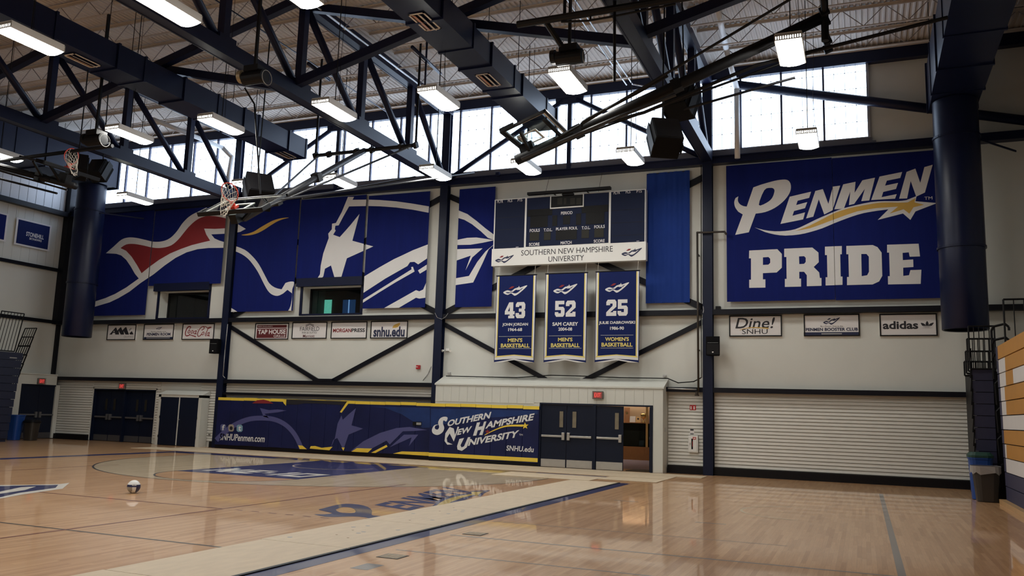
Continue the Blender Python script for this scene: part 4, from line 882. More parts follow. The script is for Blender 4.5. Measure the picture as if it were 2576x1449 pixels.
def number_banner(num, name, yrs, sport, tl, tr, bl, br, mid, ey, ny, h, name_y, yr_y, l1, t1, t2, l2, nx):
    A, B, Cc, D, M_ = [wl(*ZC(*p), YNB) for p in (tl, tr, bl, br, mid)]
    x0 = (A.x+Cc.x)/2; x1 = (B.x+D.x)/2; z1 = (A.z+B.z)/2; z0 = (Cc.z+D.z)/2; xm = (x0+x1)/2; zm = M_.z; w_ = x1-x0
    t = thing('number_banner', (xm, YNB, z0), 'navy hanging banner honouring number %s of %s basketball' % ({'43': 'forty-three', '52': 'fifty-two', '25': 'twenty-five'}[num], sport), 'banner', 'retired number banners')
    MB().poly([[(x0,YNB,z1),(x1,YNB,z1),(x1,YNB,z0),(xm,YNB,zm-0.01),(x0,YNB,z0)]], (0,0.006,0)).build('cloth', 'banner_navy', t)
    MB().tube((x0-0.02,YNB+0.003,z1), (x1+0.02,YNB+0.003,z1), 0.018, 8).build('top_rod', 'black', t)
    for sx in (x0+0.06, x1-0.06): MB().tube((sx,YNB,z1), (sx,YNB+0.06,zb0), 0.004, 5).build('cord', 'net', t)
    e_ = YNB-0.004
    def pl(pts, m, k=0): MB().poly([[(a, e_-k, b) for a, b in pts]]).build('print', m, t, fix=False)
    s = 0.035*w_
    for sg, xe in ((1, x0), (-1, x1)):
        pl([(xe+sg*s*0.4,z1-0.03),(xe+sg*s*1.3,z1-0.03),(xe+sg*s*1.3,z0+0.18),(xe+sg*s*0.4,z0+0.14)], 'print_white')
        pl([(xe+sg*s*1.3,z1-0.03),(xe+sg*s*2.0,z1-0.03),(xe+sg*s*2.0,z0+0.22),(xe+sg*s*1.3,z0+0.18)], 'print_yellow')
        zt_i = zm+0.085
        pl([(xe+sg*s*1.0,z0+0.20),(xm,zt_i+0.045),(xm,zt_i+0.015),(xe+sg*s*0.4,z0+0.15)], 'print_yellow', 0.001)
        pl([(xe+sg*s*0.4,z0+0.15),(xm,zt_i+0.015),(xm,zm-0.01),(xe+sg*w_*0.22,z0+0.095),(xe+sg*s*0.4,z0+0.07)], 'print_white', 0.001)
        pl([(xe,z0+0.07),(xe+sg*w_*0.3,z0+0.10),(xe,z0)], 'banner_navy', 0.003)
        pl([(xe+sg*0.01,z0+0.002),(xm,zm-0.012),(xm,zm-0.05),(xe+sg*w_*0.2,z0+0.004)], 'print_white', 0.002)
    swoosh(t, ZC, nx, ey, 1.28, e_, ('print_white','banner_navy','print_red',None))
    cz_ = wl(*ZC(nx,ny),YNB); hh = (wl(*ZC(nx,ny-h/2),YNB)-wl(*ZC(nx,ny+h/2),YNB)).z; dw = hh*0.66
    for k, ch in enumerate(num):
        xo = cz_.x-dw*1.04+k*dw*1.08
        MB().poly([[Vector((xo+a*dw, e_, cz_.z+(b-0.5)*hh)) for a, b in l] for l in DIG[ch]]).build('digit', 'print_white', t, fix=False)
    hwid = 0.5*sum(p[0] for p in (tr,)) - 0.5*tl[0]
    def tt(s_, y, wid, hgt, m, bold=0.03): text_px(s_, (nx-wid/2,y), (nx+wid/2,y), hgt, e_, m, t, ZC, bold=bold)
    tt(name, name_y, 170 if len(name) < 12 else 240, 24, 'print_white'); tt(yrs, yr_y, 92 if len(yrs) < 8 else 102, 22, 'print_white')
    if len(name) < 10: pass
    for y in (l1, l2): a, b = wl(*ZC(nx-108,y),YNB), wl(*ZC(nx+108,y),YNB); MB().box((a.x,e_-0.001,a.z-0.004),(b.x,e_,a.z+0.004)).build('rule', 'print_white', t)
    tt("%s'S" % sport.upper()[:-2], t1, 96 if sport == "men's" else 158, 26, 'print_yellow'); tt('BASKETBALL', t2, 190 if sport == "men's" else 206, 27, 'print_yellow')
number_banner('43', 'JOHN JORDAN', '1964-68', "men's", (397,774), (657,766), (374,1345), (641,1349), (508,1322), 862, 1002, 106, 1098, 1130, 1176, 1200, 1236, 1256, 516)
number_banner('52', 'SAM CAREY', '2004-08', "men's", (717,760), (991,752), (706,1348), (990,1348), (848,1322), 852, 992, 106, 1093, 1127, 1172, 1196, 1234, 1254, 848)
number_banner('25', 'JULIE DABROWSKI', '1986-90', "women's", (1052,747), (1338,738), (1043,1347), (1338,1348), (1190,1322), 842, 985, 108, 1086, 1121, 1168, 1193, 1230, 1253, 1191)

# ================================================================ SPONSOR SIGNS UNDER THE MIDDLE BEAM
YSG = YW-0.045
def sign(tl, br, label, bg='sign_white', z=None, fr='black', fw=0.035):
    a, b = [wl(*(z(*p) if z else p), YSG) for p in (tl, br)]
    t = thing('wall_sign', ((a.x+b.x)/2, YSG, b.z), label, 'sign', 'framed sponsor signs')
    MB().box((a.x, YSG+0.005, b.z), (b.x, YW, a.z)).build('panel', bg, t)
    mb = MB()
    for p, q in (((a.x,b.z),(b.x,b.z+fw)), ((a.x,a.z-fw),(b.x,a.z)), ((a.x,b.z+fw),(a.x+fw,a.z-fw)), ((b.x-fw,b.z+fw),(b.x,a.z-fw))): mb.box((p[0],YSG-0.012,p[1]),(q[0],YSG+0.006,q[1]))
    mb.build('frame', fr, t); return t
g = YSG+0.002
Z3 = Zm(240, 790, 8.05); Z4 = Zm(630, 790, 6.283); Z5 = Zm(1660, 760, 2.786)
def dc(t, loops, m, z, k=0.0, sm=0): decal('print', loops, m, t, z, g-k, sm)
def sg(t, s, l, r, h, m, z, bold=0.0, it=0.0): text_px(s, l, r, h, g-0.001, m, t, z, bold=bold, italic=it)
t = sign((255,218), (803,525), 'framed white sign with bold black AMI letters and grey word graphics', z=Z3)
dc(t, [[(282,416),(405,275),(425,275),(468,416),(402,416),(396,382),(352,382),(335,416)], [(362,362),(392,362),(378,335)]], 'print_black', Z3)
dc(t, [[(432,345),(505,270),(522,268),(545,330),(605,268),(628,268),(680,416),(610,416),(572,345),(580,416),(512,416),(472,340),(478,416),(468,416)]], 'print_black', Z3, 0.001)
dc(t, [[(688,390),(740,345),(770,412),(705,416)]], 'print_black', Z3); dc(t, [[(665,325),(720,278),(735,300),(690,340)]], 'print_grey', Z3)
sg(t, 'GRAPHICS', (572,460), (770,460), 34, 'print_grey', Z3, 0.01)
t = sign((990,205), (1572,520), 'framed white sign reading Penmen Room above a dark band', z=Z3)
swoosh(t, Z3, 1290, 280, 1.0, g-0.001, ('print_navy','sign_white','print_navy','print_navy'))
sg(t, 'Become a Member of the', (1130,357), (1432,355), 24, 'print_black', Z3); sg(t, 'PENMEN ROOM', (1040,410), (1518,408), 58, 'print_navy', Z3, 0.035)
a, b = wl(*Z3(985,467),g), wl(*Z3(1562,518),g); MB().box((a.x,g-0.002,b.z),(b.x,g,a.z)).build('print', 'print_navy', t); a, b = wl(*Z3(1035,478),g), wl(*Z3(1508,494),g); MB().box((a.x,g-0.004,b.z),(b.x,g-0.002,a.z)).build('print', 'print_grey', t)
t = sign((1772,195), (2392,518), 'framed white sign with red flowing cola script lettering', z=Z3)
sc = lambda pts, w_: dc(t, [stroke_px(pts, w_)], 'print_red', Z3, 0.001+0.0004*random.random())
sc([(1935,262),(1890,255),(1845,310),(1822,390),(1838,440),(1885,435),(1920,400)], (22,14)); sc([(1935,262),(1915,295),(1890,320)], (14,6))
for cx0, cy0 in ((1895,358),(1958,362),(2014,372),(2178,392),(2278,408)): dc(t, [[(cx0+26*math.cos(i*0.4)+0.35*-30*math.sin(i*0.4), cy0+38*math.sin(i*0.4)) for i in range(16)], [(cx0+13*math.cos(-i*0.4)+0.35*-22*math.sin(-i*0.4), cy0+24*math.sin(-i*0.4)) for i in range(16)]], 'print_red', Z3, 0.0012)
sc([(2045,330),(2030,400),(2050,400)], 14); sc([(2310,365),(2292,440),(2315,440)], 14)
sc([(2150,330),(2200,295),(2195,255),(2150,265),(2095,330),(2070,400),(2080,450),(2120,440),(2150,405)], (14,16)); sc([(2180,262),(2230,255),(2290,290),(2350,262)], (12,16)); sc([(2335,262),(2290,275),(2262,340),(2225,420),(2240,450)], (14,14)); sc([(1838,440),(1920,425),(1975,440),(2035,460)], (10,22)); sc([(2062,320),(2085,310)], 8)
t = sign((80,148), (596,402), 'framed maroon sign reading Tap House Grille', z=Z4)
def blk(t, x0, y0, x1, y1, m, z, k=0.001): a, b = wl(*z(x0,y0),g), wl(*z(x1,y1),g); MB().box((a.x,g-k-0.001,b.z),(b.x,g-k,a.z)).build('print', m, t)
blk(t,108,176,572,216,'print_maroon',Z4); blk(t,104,232,566,376,'print_maroon',Z4)
text_px('TAP HOUSE', (118,285), (558,276), 72, g-0.004, 'sign_white', t, Z4, bold=0.03); text_px('GRILLE', (366,348), (552,347), 38, g-0.004, 'sign_white', t, Z4, bold=0.01)
text_px("NEW ENGLAND'S", (120,197), (350,194), 18, g-0.004, 'sign_white', t, Z4, bold=0.01)
t = sign((666,130), (1202,390), 'framed white inn sign with a small roof chevron', z=Z4)
dc(t, [[(870,192),(938,160),(1005,190),(998,196),(938,170),(876,198)]], 'print_black', Z4); dc(t, [[(870,175),(938,145),(1005,174),(998,180),(938,152),(876,181)]], 'print_black', Z4)
sg(t, 'FAIRFIELD', (784,234), (1088,234), 64, 'print_black', Z4); sg(t, 'INN & SUITES', (815,294), (1048,293), 28, 'print_black', Z4); sg(t, 'Marriott', (830,350), (1014,345), 44, 'print_maroon', Z4, 0.01)
t = sign((1282,124), (1836,388), 'framed white sign with the words morgan in red and press in black', z=Z4)
sg(t, 'MORGAN', (1306,260), (1592,258), 60, 'print_red', Z4, 0.03); sg(t, 'PRESS', (1598,257), (1808,255), 58, 'print_black', Z4, 0.03)
t = sign((1906,112), (2480,384), 'framed white sign with heavy navy web address and orange leaf', z=Z4)
sg(t, 'snhu.edu', (1945,285), (2438,275), 162, 'print_navy', Z4, 0.035); dc(t, [smooth_px([(2245,222),(2262,180),(2310,155),(2365,140),(2350,185),(2310,215),(2265,218)], 3)], 'print_gold', Z4, 0.001)
t = sign((485,95), (857,240), 'framed white dining sign with brushed black script and orange underline', z=Z5)
sg(t, 'Dine!', (538,150), (800,142), 76, 'print_black', Z5, 0.01, 0.25); sg(t, 'SNHU', (576,206), (755,206), 34, 'print_black', Z5); dc(t, [stroke_px([(560,195),(640,178),(762,184)], (3,8))], 'print_gold', Z5, 0.002)
t = sign((1007,87), (1403,238), 'framed white booster club sign with dark band along its foot', z=Z5)
swoosh(t, Z5, 1203, 126, 0.95, g-0.001, ('print_navy','sign_white','print_navy','print_navy'))
sg(t, 'Be a Donor, Give to the', (1126,170), (1282,169), 12, 'print_black', Z5); sg(t, 'PENMEN BOOSTER CLUB', (1022,192), (1388,190), 22, 'print_navy', Z5, 0.035)
blk(t,1008,212,1402,236,'print_navy',Z5); blk(t,1132,218,1276,226,'print_grey',Z5,0.003)
t = sign((1537,83), (1948,237), 'framed white sportswear sign with lower-case black word and trefoil', z=Z5)
sg(t, 'adidas', (1562,162), (1810,160), 56, 'print_black', Z5, 0.03)
for pts in ([(1873,178),(1862,155),(1873,132),(1884,155)], [(1868,178),(1842,168),(1828,146),(1850,150),(1864,164)], [(1878,178),(1904,166),(1920,144),(1897,149),(1882,163)]): dc(t, [smooth_px(pts, 3)], 'print_black', Z5, 0.001)
for y in (168,173,178,183): blk(t,1838,y-1,1910,y+1,'sign_white',Z5,0.003)

# ================================================================ CEILING LIGHTS
def fixture(x, y, label, stem=True):
    z = 9.05
    t = thing('ceiling_light', (x, y, z), label, 'light', 'high-bay ceiling lights')
    mb = MB().box((x-0.25, y-0.62, z+0.10), (x+0.25, y+0.62, z+0.16)).box((x-0.26, y-0.62, z+0.0), (x-0.245, y+0.62, z+0.12)).box((x+0.245, y-0.62, z+0.0), (x+0.26, y+0.62, z+0.12))
    mb.box((x-0.11, y-0.40, z+0.16), (x+0.11, y+0.40, z+0.21)); mb.build('housing', 'white_paint', t)
    vs = []; fs = []; n = 8
    for j, yy in enumerate((y-0.615, y+0.615)):
        for i in range(n+1): a = -1+2*i/n; vs.append((x+0.243*a, yy, z-0.045*(1-a*a)))
    fs = [(i, i+1, n+2+i, n+1+i) for i in range(n)]
    k = len(vs); vs += [(a, b, z+0.02) for a, b, c in vs]
    fs += [(k+i, k+n+1+i, k+n+2+i, k+i+1) for i in range(n)]+[(i, k+i, k+i+1, i+1) for i in range(n)]+[(n+1+i, n+2+i, k+n+2+i, k+n+1+i) for i in range(n)]
    MB().add(vs, fs).build('lens', 'lens', t)
    for sy in (-1, 1):
        cap = MB(); yy = y+sy*0.625
        cap.box((x-0.26, yy-0.008, z+0.005), (x+0.26, yy+0.008, z+0.03)).box((x-0.26, yy-0.008, z+0.09), (x+0.26, yy+0.008, z+0.14))
        for i in range(12): xx = x-0.25+0.5*i/11; cap.box((xx-0.012, yy-0.008, z+0.03), (xx+0.012, yy+0.008, z+0.09))
        cap.build('louvred_end', 'grey_plastic', t)
    MB().tube((x, y, z+0.2), (x, y, ZD_), 0.012, 6).build('stem', 'black', t)
    MB().path([(x+0.2, y-0.1, z+0.15), (x+0.16, y-0.1, z+1.2), (x+0.2, y-0.09, z+2.6), (x+0.2, y-0.1, ZD_-0.01)], 0.006, 5).build('power_cord', 'black', t)
FX = [(-15.88,11.54,'nearest the big duct on the left, front row'), (-12.0,11.40,'over the volleyball line, front row'), (-9.25,11.55,'front row, beside the long brace'),
      (-24.4,17.2,'middle row over the left hoop'), (-18.86,17.0,'middle row, under the truss left of the first duct'), (-15.7,17.1,'middle row, under the box-ended duct'), (-12.1,17.1,'middle row, under the truss of the red rim hoop'),
      (-9.2,17.2,'middle row, left of the second duct'), (-5.9,17.1,'middle row, below the motor of the second duct'), (-1.14,17.0,'middle row, above the right hoop mast'),
      (-24.7,22.8,'rear row, before the clerestory by the round duct'), (-19.27,22.6,'rear row, above the glass backboard'), (-15.8,22.9,'rear row, above the gold stroke banner'), (-12.25,22.9,'rear row, at the truss end by the scoreboard column'),
      (-9.25,23.1,'rear row, left above the scoreboard'), (-5.98,23.0,'rear row, right above the scoreboard'), (-1.14,22.85,'rear row, above the pride banner')]
for x, y, lb in FX: fixture(x, y, 'white high-bay ceiling light %s' % lb)
for x in (-24.4, -19.1, -15.8, -12.1, -9.2, -5.9): fixture(x, 5.5, 'white high-bay ceiling light over the near half of the hall')
for x in (-24.4, -19.1, -15.8, -12.1, -9.2, -5.9): fixture(x, -0.3, 'white high-bay ceiling light at the back of the hall')

# ================================================================ DUCTS
def duct(name, x0, x1, y0, y1, z0, z1, label, bands, grilles, m='navy_duct'):
    t = thing(name, ((x0+x1)/2, y1, z0), label, 'duct', 'rectangular ducts')
    ys = [y0]+[b for b in bands if y0 < b < y1]+[y1]
    for k, (a, b) in enumerate(zip(ys, ys[1:])):
        e_ = 0.02 if k % 2 else 0.0
        MB().box((x0-e_, a+0.01, z0-e_), (x1+e_, b-0.01, z1+e_)).build('section', m, t)
    for b in ys: MB().box((x0-0.045, b-0.035, z0-0.045), (x1+0.045, b+0.035, z1+0.045)).build('flange', m, t)
    for gy in grilles:
        c = (x0+x1)/2
        gr = MB().box((c-0.20, gy-0.42, z0-0.035), (c+0.20, gy-0.38, z0-0.022)).box((c-0.20, gy+0.38, z0-0.035), (c+0.20, gy+0.42, z0-0.022)).box((c-0.20, gy-0.42, z0-0.035), (c-0.16, gy+0.42, z0-0.022)).box((c+0.16, gy-0.42, z0-0.035), (c+0.20, gy+0.42, z0-0.022)).build('grille_frame', 'joist', t)
        MB().obox((c+0.06, gy, z0-0.05), Vector((0.05,0,-0.03)), Vector((0,0.37,0)), Vector((0.003,0,0.005))).build('vane', 'joist', gr)
        MB().obox((c-0.08, gy, z0-0.045), Vector((0.05,0,-0.02)), Vector((0,0.37,0)), Vector((0.003,0,0.005))).build('vane', 'case_wood', gr)
    for gy in [y0+2+4*i for i in range(int((y1-y0-2)/4)+1)]:
        for xx in (x0-0.03, x1+0.03): MB().tube((xx, gy, z1), (xx, gy, ZD_), 0.01, 5).build('hanger_rod', 'black', t)
    return t
duct('supply_duct', -18.88, -18.0, -6.0, 23.85, 10.40, 11.04, 'long navy rectangular duct ending in a box before the clerestory', [12.0,13.7,15.6,16.5,18.0,19.4,20.6,21.3,22.9], [14.9, 23.3])
duct('supply_duct', -9.22, -8.36, -6.0, 23.2, 10.28, 10.84, 'long navy rectangular duct ending behind the right glass backboard', [12.0,14.0,15.6,17.2,18.3,19.8,20.4,22.3], [15.6, 19.1])
def drop(x, y, r, ztop, label):
    t = thing('round_duct', (x, y, 4.2), label, 'duct', 'round drop ducts')
    MB().lathe((x, y, 0), [(r-0.05,4.22),(r-0.02,4.20),(r,4.22),(r,6.4)], 40).build('lower_sleeve', 'navy_duct', t, smooth=True)
    MB().lathe((x, y, 0), [(r+0.012,6.4),(r+0.012,9.45)], 40).build('middle_sleeve', 'navy_duct', t, smooth=True)
    MB().lathe((x, y, 0), [(r,9.45),(r,ztop)], 40).build('upper_sleeve', 'navy_duct', t, smooth=True)
    for zz in (6.4, 9.45): MB().lathe((x, y, zz), [(r,-0.03),(r+0.035,-0.03),(r+0.035,0.03),(r,0.03)], 40).build('band', 'navy_steel', t)
    MB().lathe((x, y, 4.3), [(0.001,0),(r-0.03,0)], 40).build('inner_dark', 'black', t)
    MB().bar((x+r+0.02, y, 9.35), (x+1.6, YC, 9.35), 0.03, 0.05).build('wall_tie', 'navy_steel', t)
duct('main_duct', -30.25, -28.85, -6.0, 25.65, 10.55, 11.95, 'large navy rectangular duct along the left wall above the round drop', [16.4,18.2,19.9,20.9,22.2,23.6], [])
drop(-29.55, 25.0, 0.56, 10.53, 'navy round drop duct hanging in the left corner beside the caped mural')
duct('main_duct', 1.97, 3.18, -6.0, 25.65, 10.5, 11.9, 'large navy rectangular duct along the right side above the round drop', [14.0,16.5,18.5,20.5,22.5,24.2], [])
drop(2.57, 25.0, 0.56, 10.48, 'navy round drop duct hanging in front of the pride banner')

# ================================================================ HOOPS
def hoop(name, label, pivot, dirv, L, width_ax, bc_t, off, rim=True, span=1.75, tone='hoop_grey', mr=0.085):
    """ceiling-hung hoop swung up on its mast; dirv runs from the pivot down the mast, n is the board's facing"""
    P = Vector(pivot); d = Vector(dirv).normalized(); wv = Vector(width_ax).normalized(); n = wv.cross(d).normalized()
    if n.z < 0: n = -n
    t = thing(name, P+d*L, label, 'basketball hoop', 'ceiling-hung hoops'); E_ = P+d*L
    MB().tube(P, E_, mr, 14).build('mast', tone, t, smooth=True)
    for k in (0.45, 0.78): MB().obox(P+d*L*k, wv*0.12, d*0.10, n*0.12).build('clamp', 'black', t)
    MB().tube(P-wv*span, P+wv*span, 0.055, 10).build('pivot_bar', 'black', t, smooth=True)
    for k in (-1, -0.72, -0.15, 0.15, 0.72, 1): MB().obox(P+wv*span*k, wv*0.05, d*0.085, n*0.085).build('clamp', 'black', t)
    for sx in (-1, 1): MB().tube(P+wv*span*sx, Vector((P.x+wv.x*span*sx, P.y+wv.y*span*sx, 12.5)), 0.035, 8).build('hanger_pipe', 'black', t)
    for sx in (-1, 1): MB().tube(P+wv*span*0.93*sx, P+d*L*0.86+wv*0.1*sx, 0.028, 8).build('side_brace', tone, t)
    bc = P+d*bc_t+n*off; hw, hh = 0.915, 0.535                    # backboard centre and half size
    b = MB()
    for s_ in (-1, 1):
        b.obox(bc+wv*s_*(hw-0.03), wv*0.03, d*hh, n*0.025); b.obox(bc+d*s_*(hh-0.03), wv*hw, d*0.03, n*0.025)
    bf = b.build('board_frame', 'hoop_grey', t)
    MB().obox(bc, wv*(hw-0.05), d*(hh-0.05), n*0.006).build('glass', 'clear_glass', bf)
    tg = MB()
    for s_ in (-1, 1):
        tg.obox(bc+d*0.18+wv*s_*0.28, wv*0.025, d*0.225, n*0.009); tg.obox(bc+d*(0.18+s_*0.20), wv*0.30, d*0.025, n*0.009)
    tg.build('target_square', 'white_paint', bf)
    for s_ in (-1, 1): tgb = MB().obox(bc+wv*s_*(hw-0.085), wv*0.02, d*(hh-0.08), n*0.008).build('border_line', 'white_paint', bf)
    MB().obox(bc-d*(hh-0.085), wv*(hw-0.08), d*0.02, n*0.008).build('border_line', 'white_paint', bf)
    pad = MB().obox(bc+d*(hh+0.015), wv*(hw+0.03), d*0.03, n*0.055)
    for s_ in (-1, 1): pad.obox(bc+d*(hh-0.14)+wv*s_*(hw+0.015), wv*0.03, d*0.17, n*0.055)
    pad.build('edge_padding', 'black', t, bevel=0.012)
    for s_ in (-1, 1): MB().bar(bc+d*0.25+wv*0.5*s_-n*0.02, P+d*(bc_t+0.3)+wv*0.05*s_, 0.06, 0.06).build('board_arm', 'black', t); MB().bar(bc-d*0.35+wv*0.6*s_-n*0.02, P+d*(bc_t-0.5)+wv*0.05*s_, 0.06, 0.06).build('board_arm', 'black', t)
    MB().obox(P+d*(bc_t+0.35)+n*(off*0.35), wv*0.10, d*0.16, n*off*0.36).build('carriage', 'black', t)
    rb = bc+d*(hh-0.15)+n*0.03
    if rim:
        r_ = MB().obox(rb+n*0.03, wv*0.11, d*0.08, n*0.03); r_.obox(rb+n*0.10-d*0.02, wv*0.06, d*0.02, n*0.08).build('rim_plate', 'rim_orange', t)
        rc = rb+n*(0.15+0.235)-d*0.05
        rg = MB().ring(rc, wv, n, 0.23, 0.013).build('rim', 'rim_orange', t, smooth=True)
        nt = MB(); N = 12; rows = 7; g_ = Vector((0,0,-1)); pts = []
        ax = (d*0.35+g_*0.65).normalized()                        # the net sags between the mast direction and straight down
        for j in range(rows+1):
            f = j/rows; R = 0.23*(1-0.55*f**0.8); row = []
            for i in range(N):
                a = 2*math.pi*(i+0.5*(j % 2))/N; q = rc+(wv*math.cos(a)+n*math.sin(a))*R+ax*(0.45*f)*(1-0.25*math.sin(a))
                row.append(q+Vector((0.01*math.sin(5*i+j), 0.01*math.cos(3*i+2*j), -0.05*f*(1+math.sin(a)))))
            pts.append(row)
        for j in range(rows):
            for i in range(N):
                o_ = (i+1) % N if j % 2 else (i-1) % N
                nt.tube(pts[j][i], pts[j+1][i], 0.005, 4, caps=False); nt.tube(pts[j][i], pts[j+1][o_], 0.005, 4, caps=False)
        nt.build('net', 'net', rg)
    else:
        MB().obox(rb+n*0.05, wv*0.10, d*0.09, n*0.05).build('rim_plate', 'grey_plastic', t)
    return t
h1 = hoop('basketball_hoop', 'folded-up glass hoop with red rim and white net below the starred truss', (-13.6,20.85,9.33), (0,-0.84,-0.54), 5.95, (1,0,0), 5.83, 0.315, tone='hoop_grey')
h2 = hoop('basketball_hoop', 'folded-up glass backboard without rim in front of the clerestory right of the second duct', (-0.48,17.0,9.72), (-0.944,0,-0.345), 7.0, (0,1,0), 6.32, 0.36, rim=False, span=1.6, tone='black', mr=0.12)
h3 = hoop('basketball_hoop', 'folded-up hoop with red rim and net over the left corner', (-27.6,17.05,9.55), (0.97,0,-0.255), 7.0, (0,1,0), 6.15, 0.40, span=1.6, tone='black', mr=0.10)
# long strut rods of the folded hoops, their winches and stays
o = MB().tube((-13.2,16.2,6.6), (-12.0,25.2,9.72), 0.03, 8).build('hoop_stay', 'hoop_grey', h1)
o = MB().path([wl(760,498,22.0), wl(1045,445,25.2)], 0.035, 8).build('hoop_stay', 'hoop_grey', h1)
MB().path([wl(1312,400,16.8), wl(1480,326,16.8), wl(1560,292,16.8), wl(1700,238,16.9)], 0.04, 8).build('hoop_stay', 'hoop_grey', h2)
MB().path([wl(1462,320,16.6), wl(1464,309,16.6), wl(1480,298,16.6), wl(1600,235,16.6), wl(1680,190,16.6)], 0.035, 8).build('hoop_stay', 'black', h2)
MB().path([wl(1490,318,17.4), wl(1620,283,17.4), wl(1900,165,17.4), wl(2384,44,17.4)], 0.04, 8).build('hoop_stay', 'black', h2)
MB().path([wl(1720,275,17.8), wl(2000,195,17.8)], 0.03, 8).build('hoop_stay', 'black', h2)
MB().tube((-0.48,17.0,9.2), (-0.48,17.0,12.9), 0.075, 10).build('support_post', 'black', h2)
MB().path([(-27.5,16.2,9.1),(-20.6,16.3,7.35)], 0.03, 8).build('hoop_stay', 'black', h3)
# long header pipe with truss-rod under it, over the right backboard
hp = thing('header_pipe', (-4.5,15.0,10.3), 'dark header pipe with truss rod hung across the top of the right hoop', 'pipe')
pa, pb = Vector((-7.6,15.2,10.25)), Vector((2.4,15.2,10.25))
a1, b1 = wl(1306,60,15.2), wl(1850,-40,15.2)
MB().tube(wl(1302,62,15.2), wl(1900,-35,15.2), 0.075, 10).build('pipe', 'black', hp)
MB().path([wl(1412,55,15.2), wl(1482,52,15.2), wl(1560,38,15.2), wl(1700,10,15.2)], 0.022, 6).build('truss_rod', 'black', hp)
MB().tube(wl(1486,30,15.2), wl(1485,53,15.2), 0.02, 6).build('spreader', 'black', hp)
for px_ in (1420, 1546): a_ = wl(px_, 60-(px_-1302)*0.162, 15.2); MB().tube(a_, (a_.x, a_.y, 12.9), 0.035, 8).build('hanger_pipe', 'black', hp)
MB().tube(wl(1546,30,15.2), wl(1546,205,15.2), 0.03, 8).build('drop_pipe', 'black', hp)
arm = MB().tube(wl(1368,48,15.2), wl(1412,115,15.6), 0.06, 8).build('arm', 'black', hp)
MB().path([wl(616,222,17.0), wl(640,262,16.9), wl(655,488,16.6)], 0.022, 6).build('hoist_rod', 'black', h1)
MB().tube(wl(-60,413,17.0), wl(283,367,17.0), 0.055, 10).build('header_bar', 'black', h3)
MB().tube(wl(-20,424,16.2), wl(169,478,17.6), 0.028, 8).build('hoop_stay', 'black', h3)
# winch motors
def motor(c, label, m='black', plate=False):
    c = Vector(c); t = thing('winch_motor', c, label, 'motor', 'hoop winch motors')
    MB().tube(c+Vector((-0.28,0,0)), c+Vector((0.30,0,0)), 0.16, 16).build('body', m, t, smooth=False)
    MB().box((c.x-0.18,c.y-0.18,c.z+0.10), (c.x+0.22,c.y+0.18,c.z+0.24)).build('gearbox', m, t)
    MB().tube(c+Vector((-0.40,-0.02,0.05)), c+Vector((-0.30,-0.02,0.05)), 0.15, 18).build('drum', 'plate_brass' if plate else m, t)
    MB().tube(c+Vector((-0.42,-0.02,0.05)), c+Vector((-0.40,-0.02,0.05)), 0.05, 12).build('hub', 'black', t)
    MB().ring(c+Vector((0.36,0,-0.05)), Vector((0,1,0)), Vector((0,0,1)), 0.17, 0.008, 16, 5).build('cable_loop', 'grey_plastic', t)
    MB().box((c.x-0.03,c.y-0.03,c.z+0.2), (c.x+0.03,c.y+0.03,12.44)).build('mount', m, t)
motor(wl(640,195,14.775), 'dark winch motor with brass drum hanging below the left truss', plate=True)
motor(wl(1432,145,16.26), 'dark winch motor hanging above the right backboard', plate=False)
motor(wl(240,352,16.26), 'small dark winch motor on the truss over the left hoop')
# ================================================================ HANGING SPEAKERS
def cluster(c, yaw, pit, sz, label, arms=True):
    c = Vector(c); R_ = Matrix.Rotation(yaw, 3, 'Z') @ Matrix.Rotation(pit, 3, 'X'); ax, ay, az = [R_ @ Vector(v) for v in ((1,0,0),(0,1,0),(0,0,1))]
    t = thing('hanging_speaker', c, label, 'speaker', 'hanging loudspeakers')
    MB().obox(c, ax*sz[0], ay*sz[1], az*sz[2]).build('cabinet', 'black_plastic', t, bevel=0.02)
    MB().obox(c-ay*(sz[1]+0.005), ax*sz[0]*0.93, ay*0.008, az*sz[2]*0.93).build('grille', 'black', t)
    MB().tube(c+az*sz[2]*0.9, (c.x, c.y, 12.7), 0.02, 6).build('hanger', 'black', t)
    for s_ in (-1, 1): MB().obox(c+ax*s_*(sz[0]+0.015), ax*0.012, ay*0.12, az*sz[2]*1.1).build('yoke', 'black', t)
cluster(wl(1672,348,18.3), 0.5, -0.6, (0.32,0.30,0.36), 'black loudspeaker tilted down beside the truss right of the backboard')
cluster(wl(1714,258,19.9), -0.3, -0.5, (0.32,0.30,0.36), 'upper black loudspeaker of the pair beside the right truss')
cluster(wl(195,420,18.3), 0.9, -0.6, (0.28,0.26,0.34), 'black loudspeaker behind the net of the left hoop')
cluster(wl(250,430,19.7), 0.2, -0.5, (0.27,0.25,0.30), 'black loudspeaker in front of the left round duct')
cluster(wl(650,482,18.9), 0.9, -0.75, (0.36,0.34,0.46), 'dark loudspeaker tilted behind the glass of the red rim hoop')

c = fl(297,14,12.35); o = MB().lathe(c, [(0.001,0),(0.10,0),(0.13,0.04),(0.13,0.10),(0.001,0.10)], 20).tube(c+Vector((0,0,0.1)), (c.x,c.y,ZD_-0.01), 0.02, 6).build('ceiling_sensor', 'joist', None); tag(o, 'round pale ceiling sensor hanging below the deck beside the first duct', 'sensor')
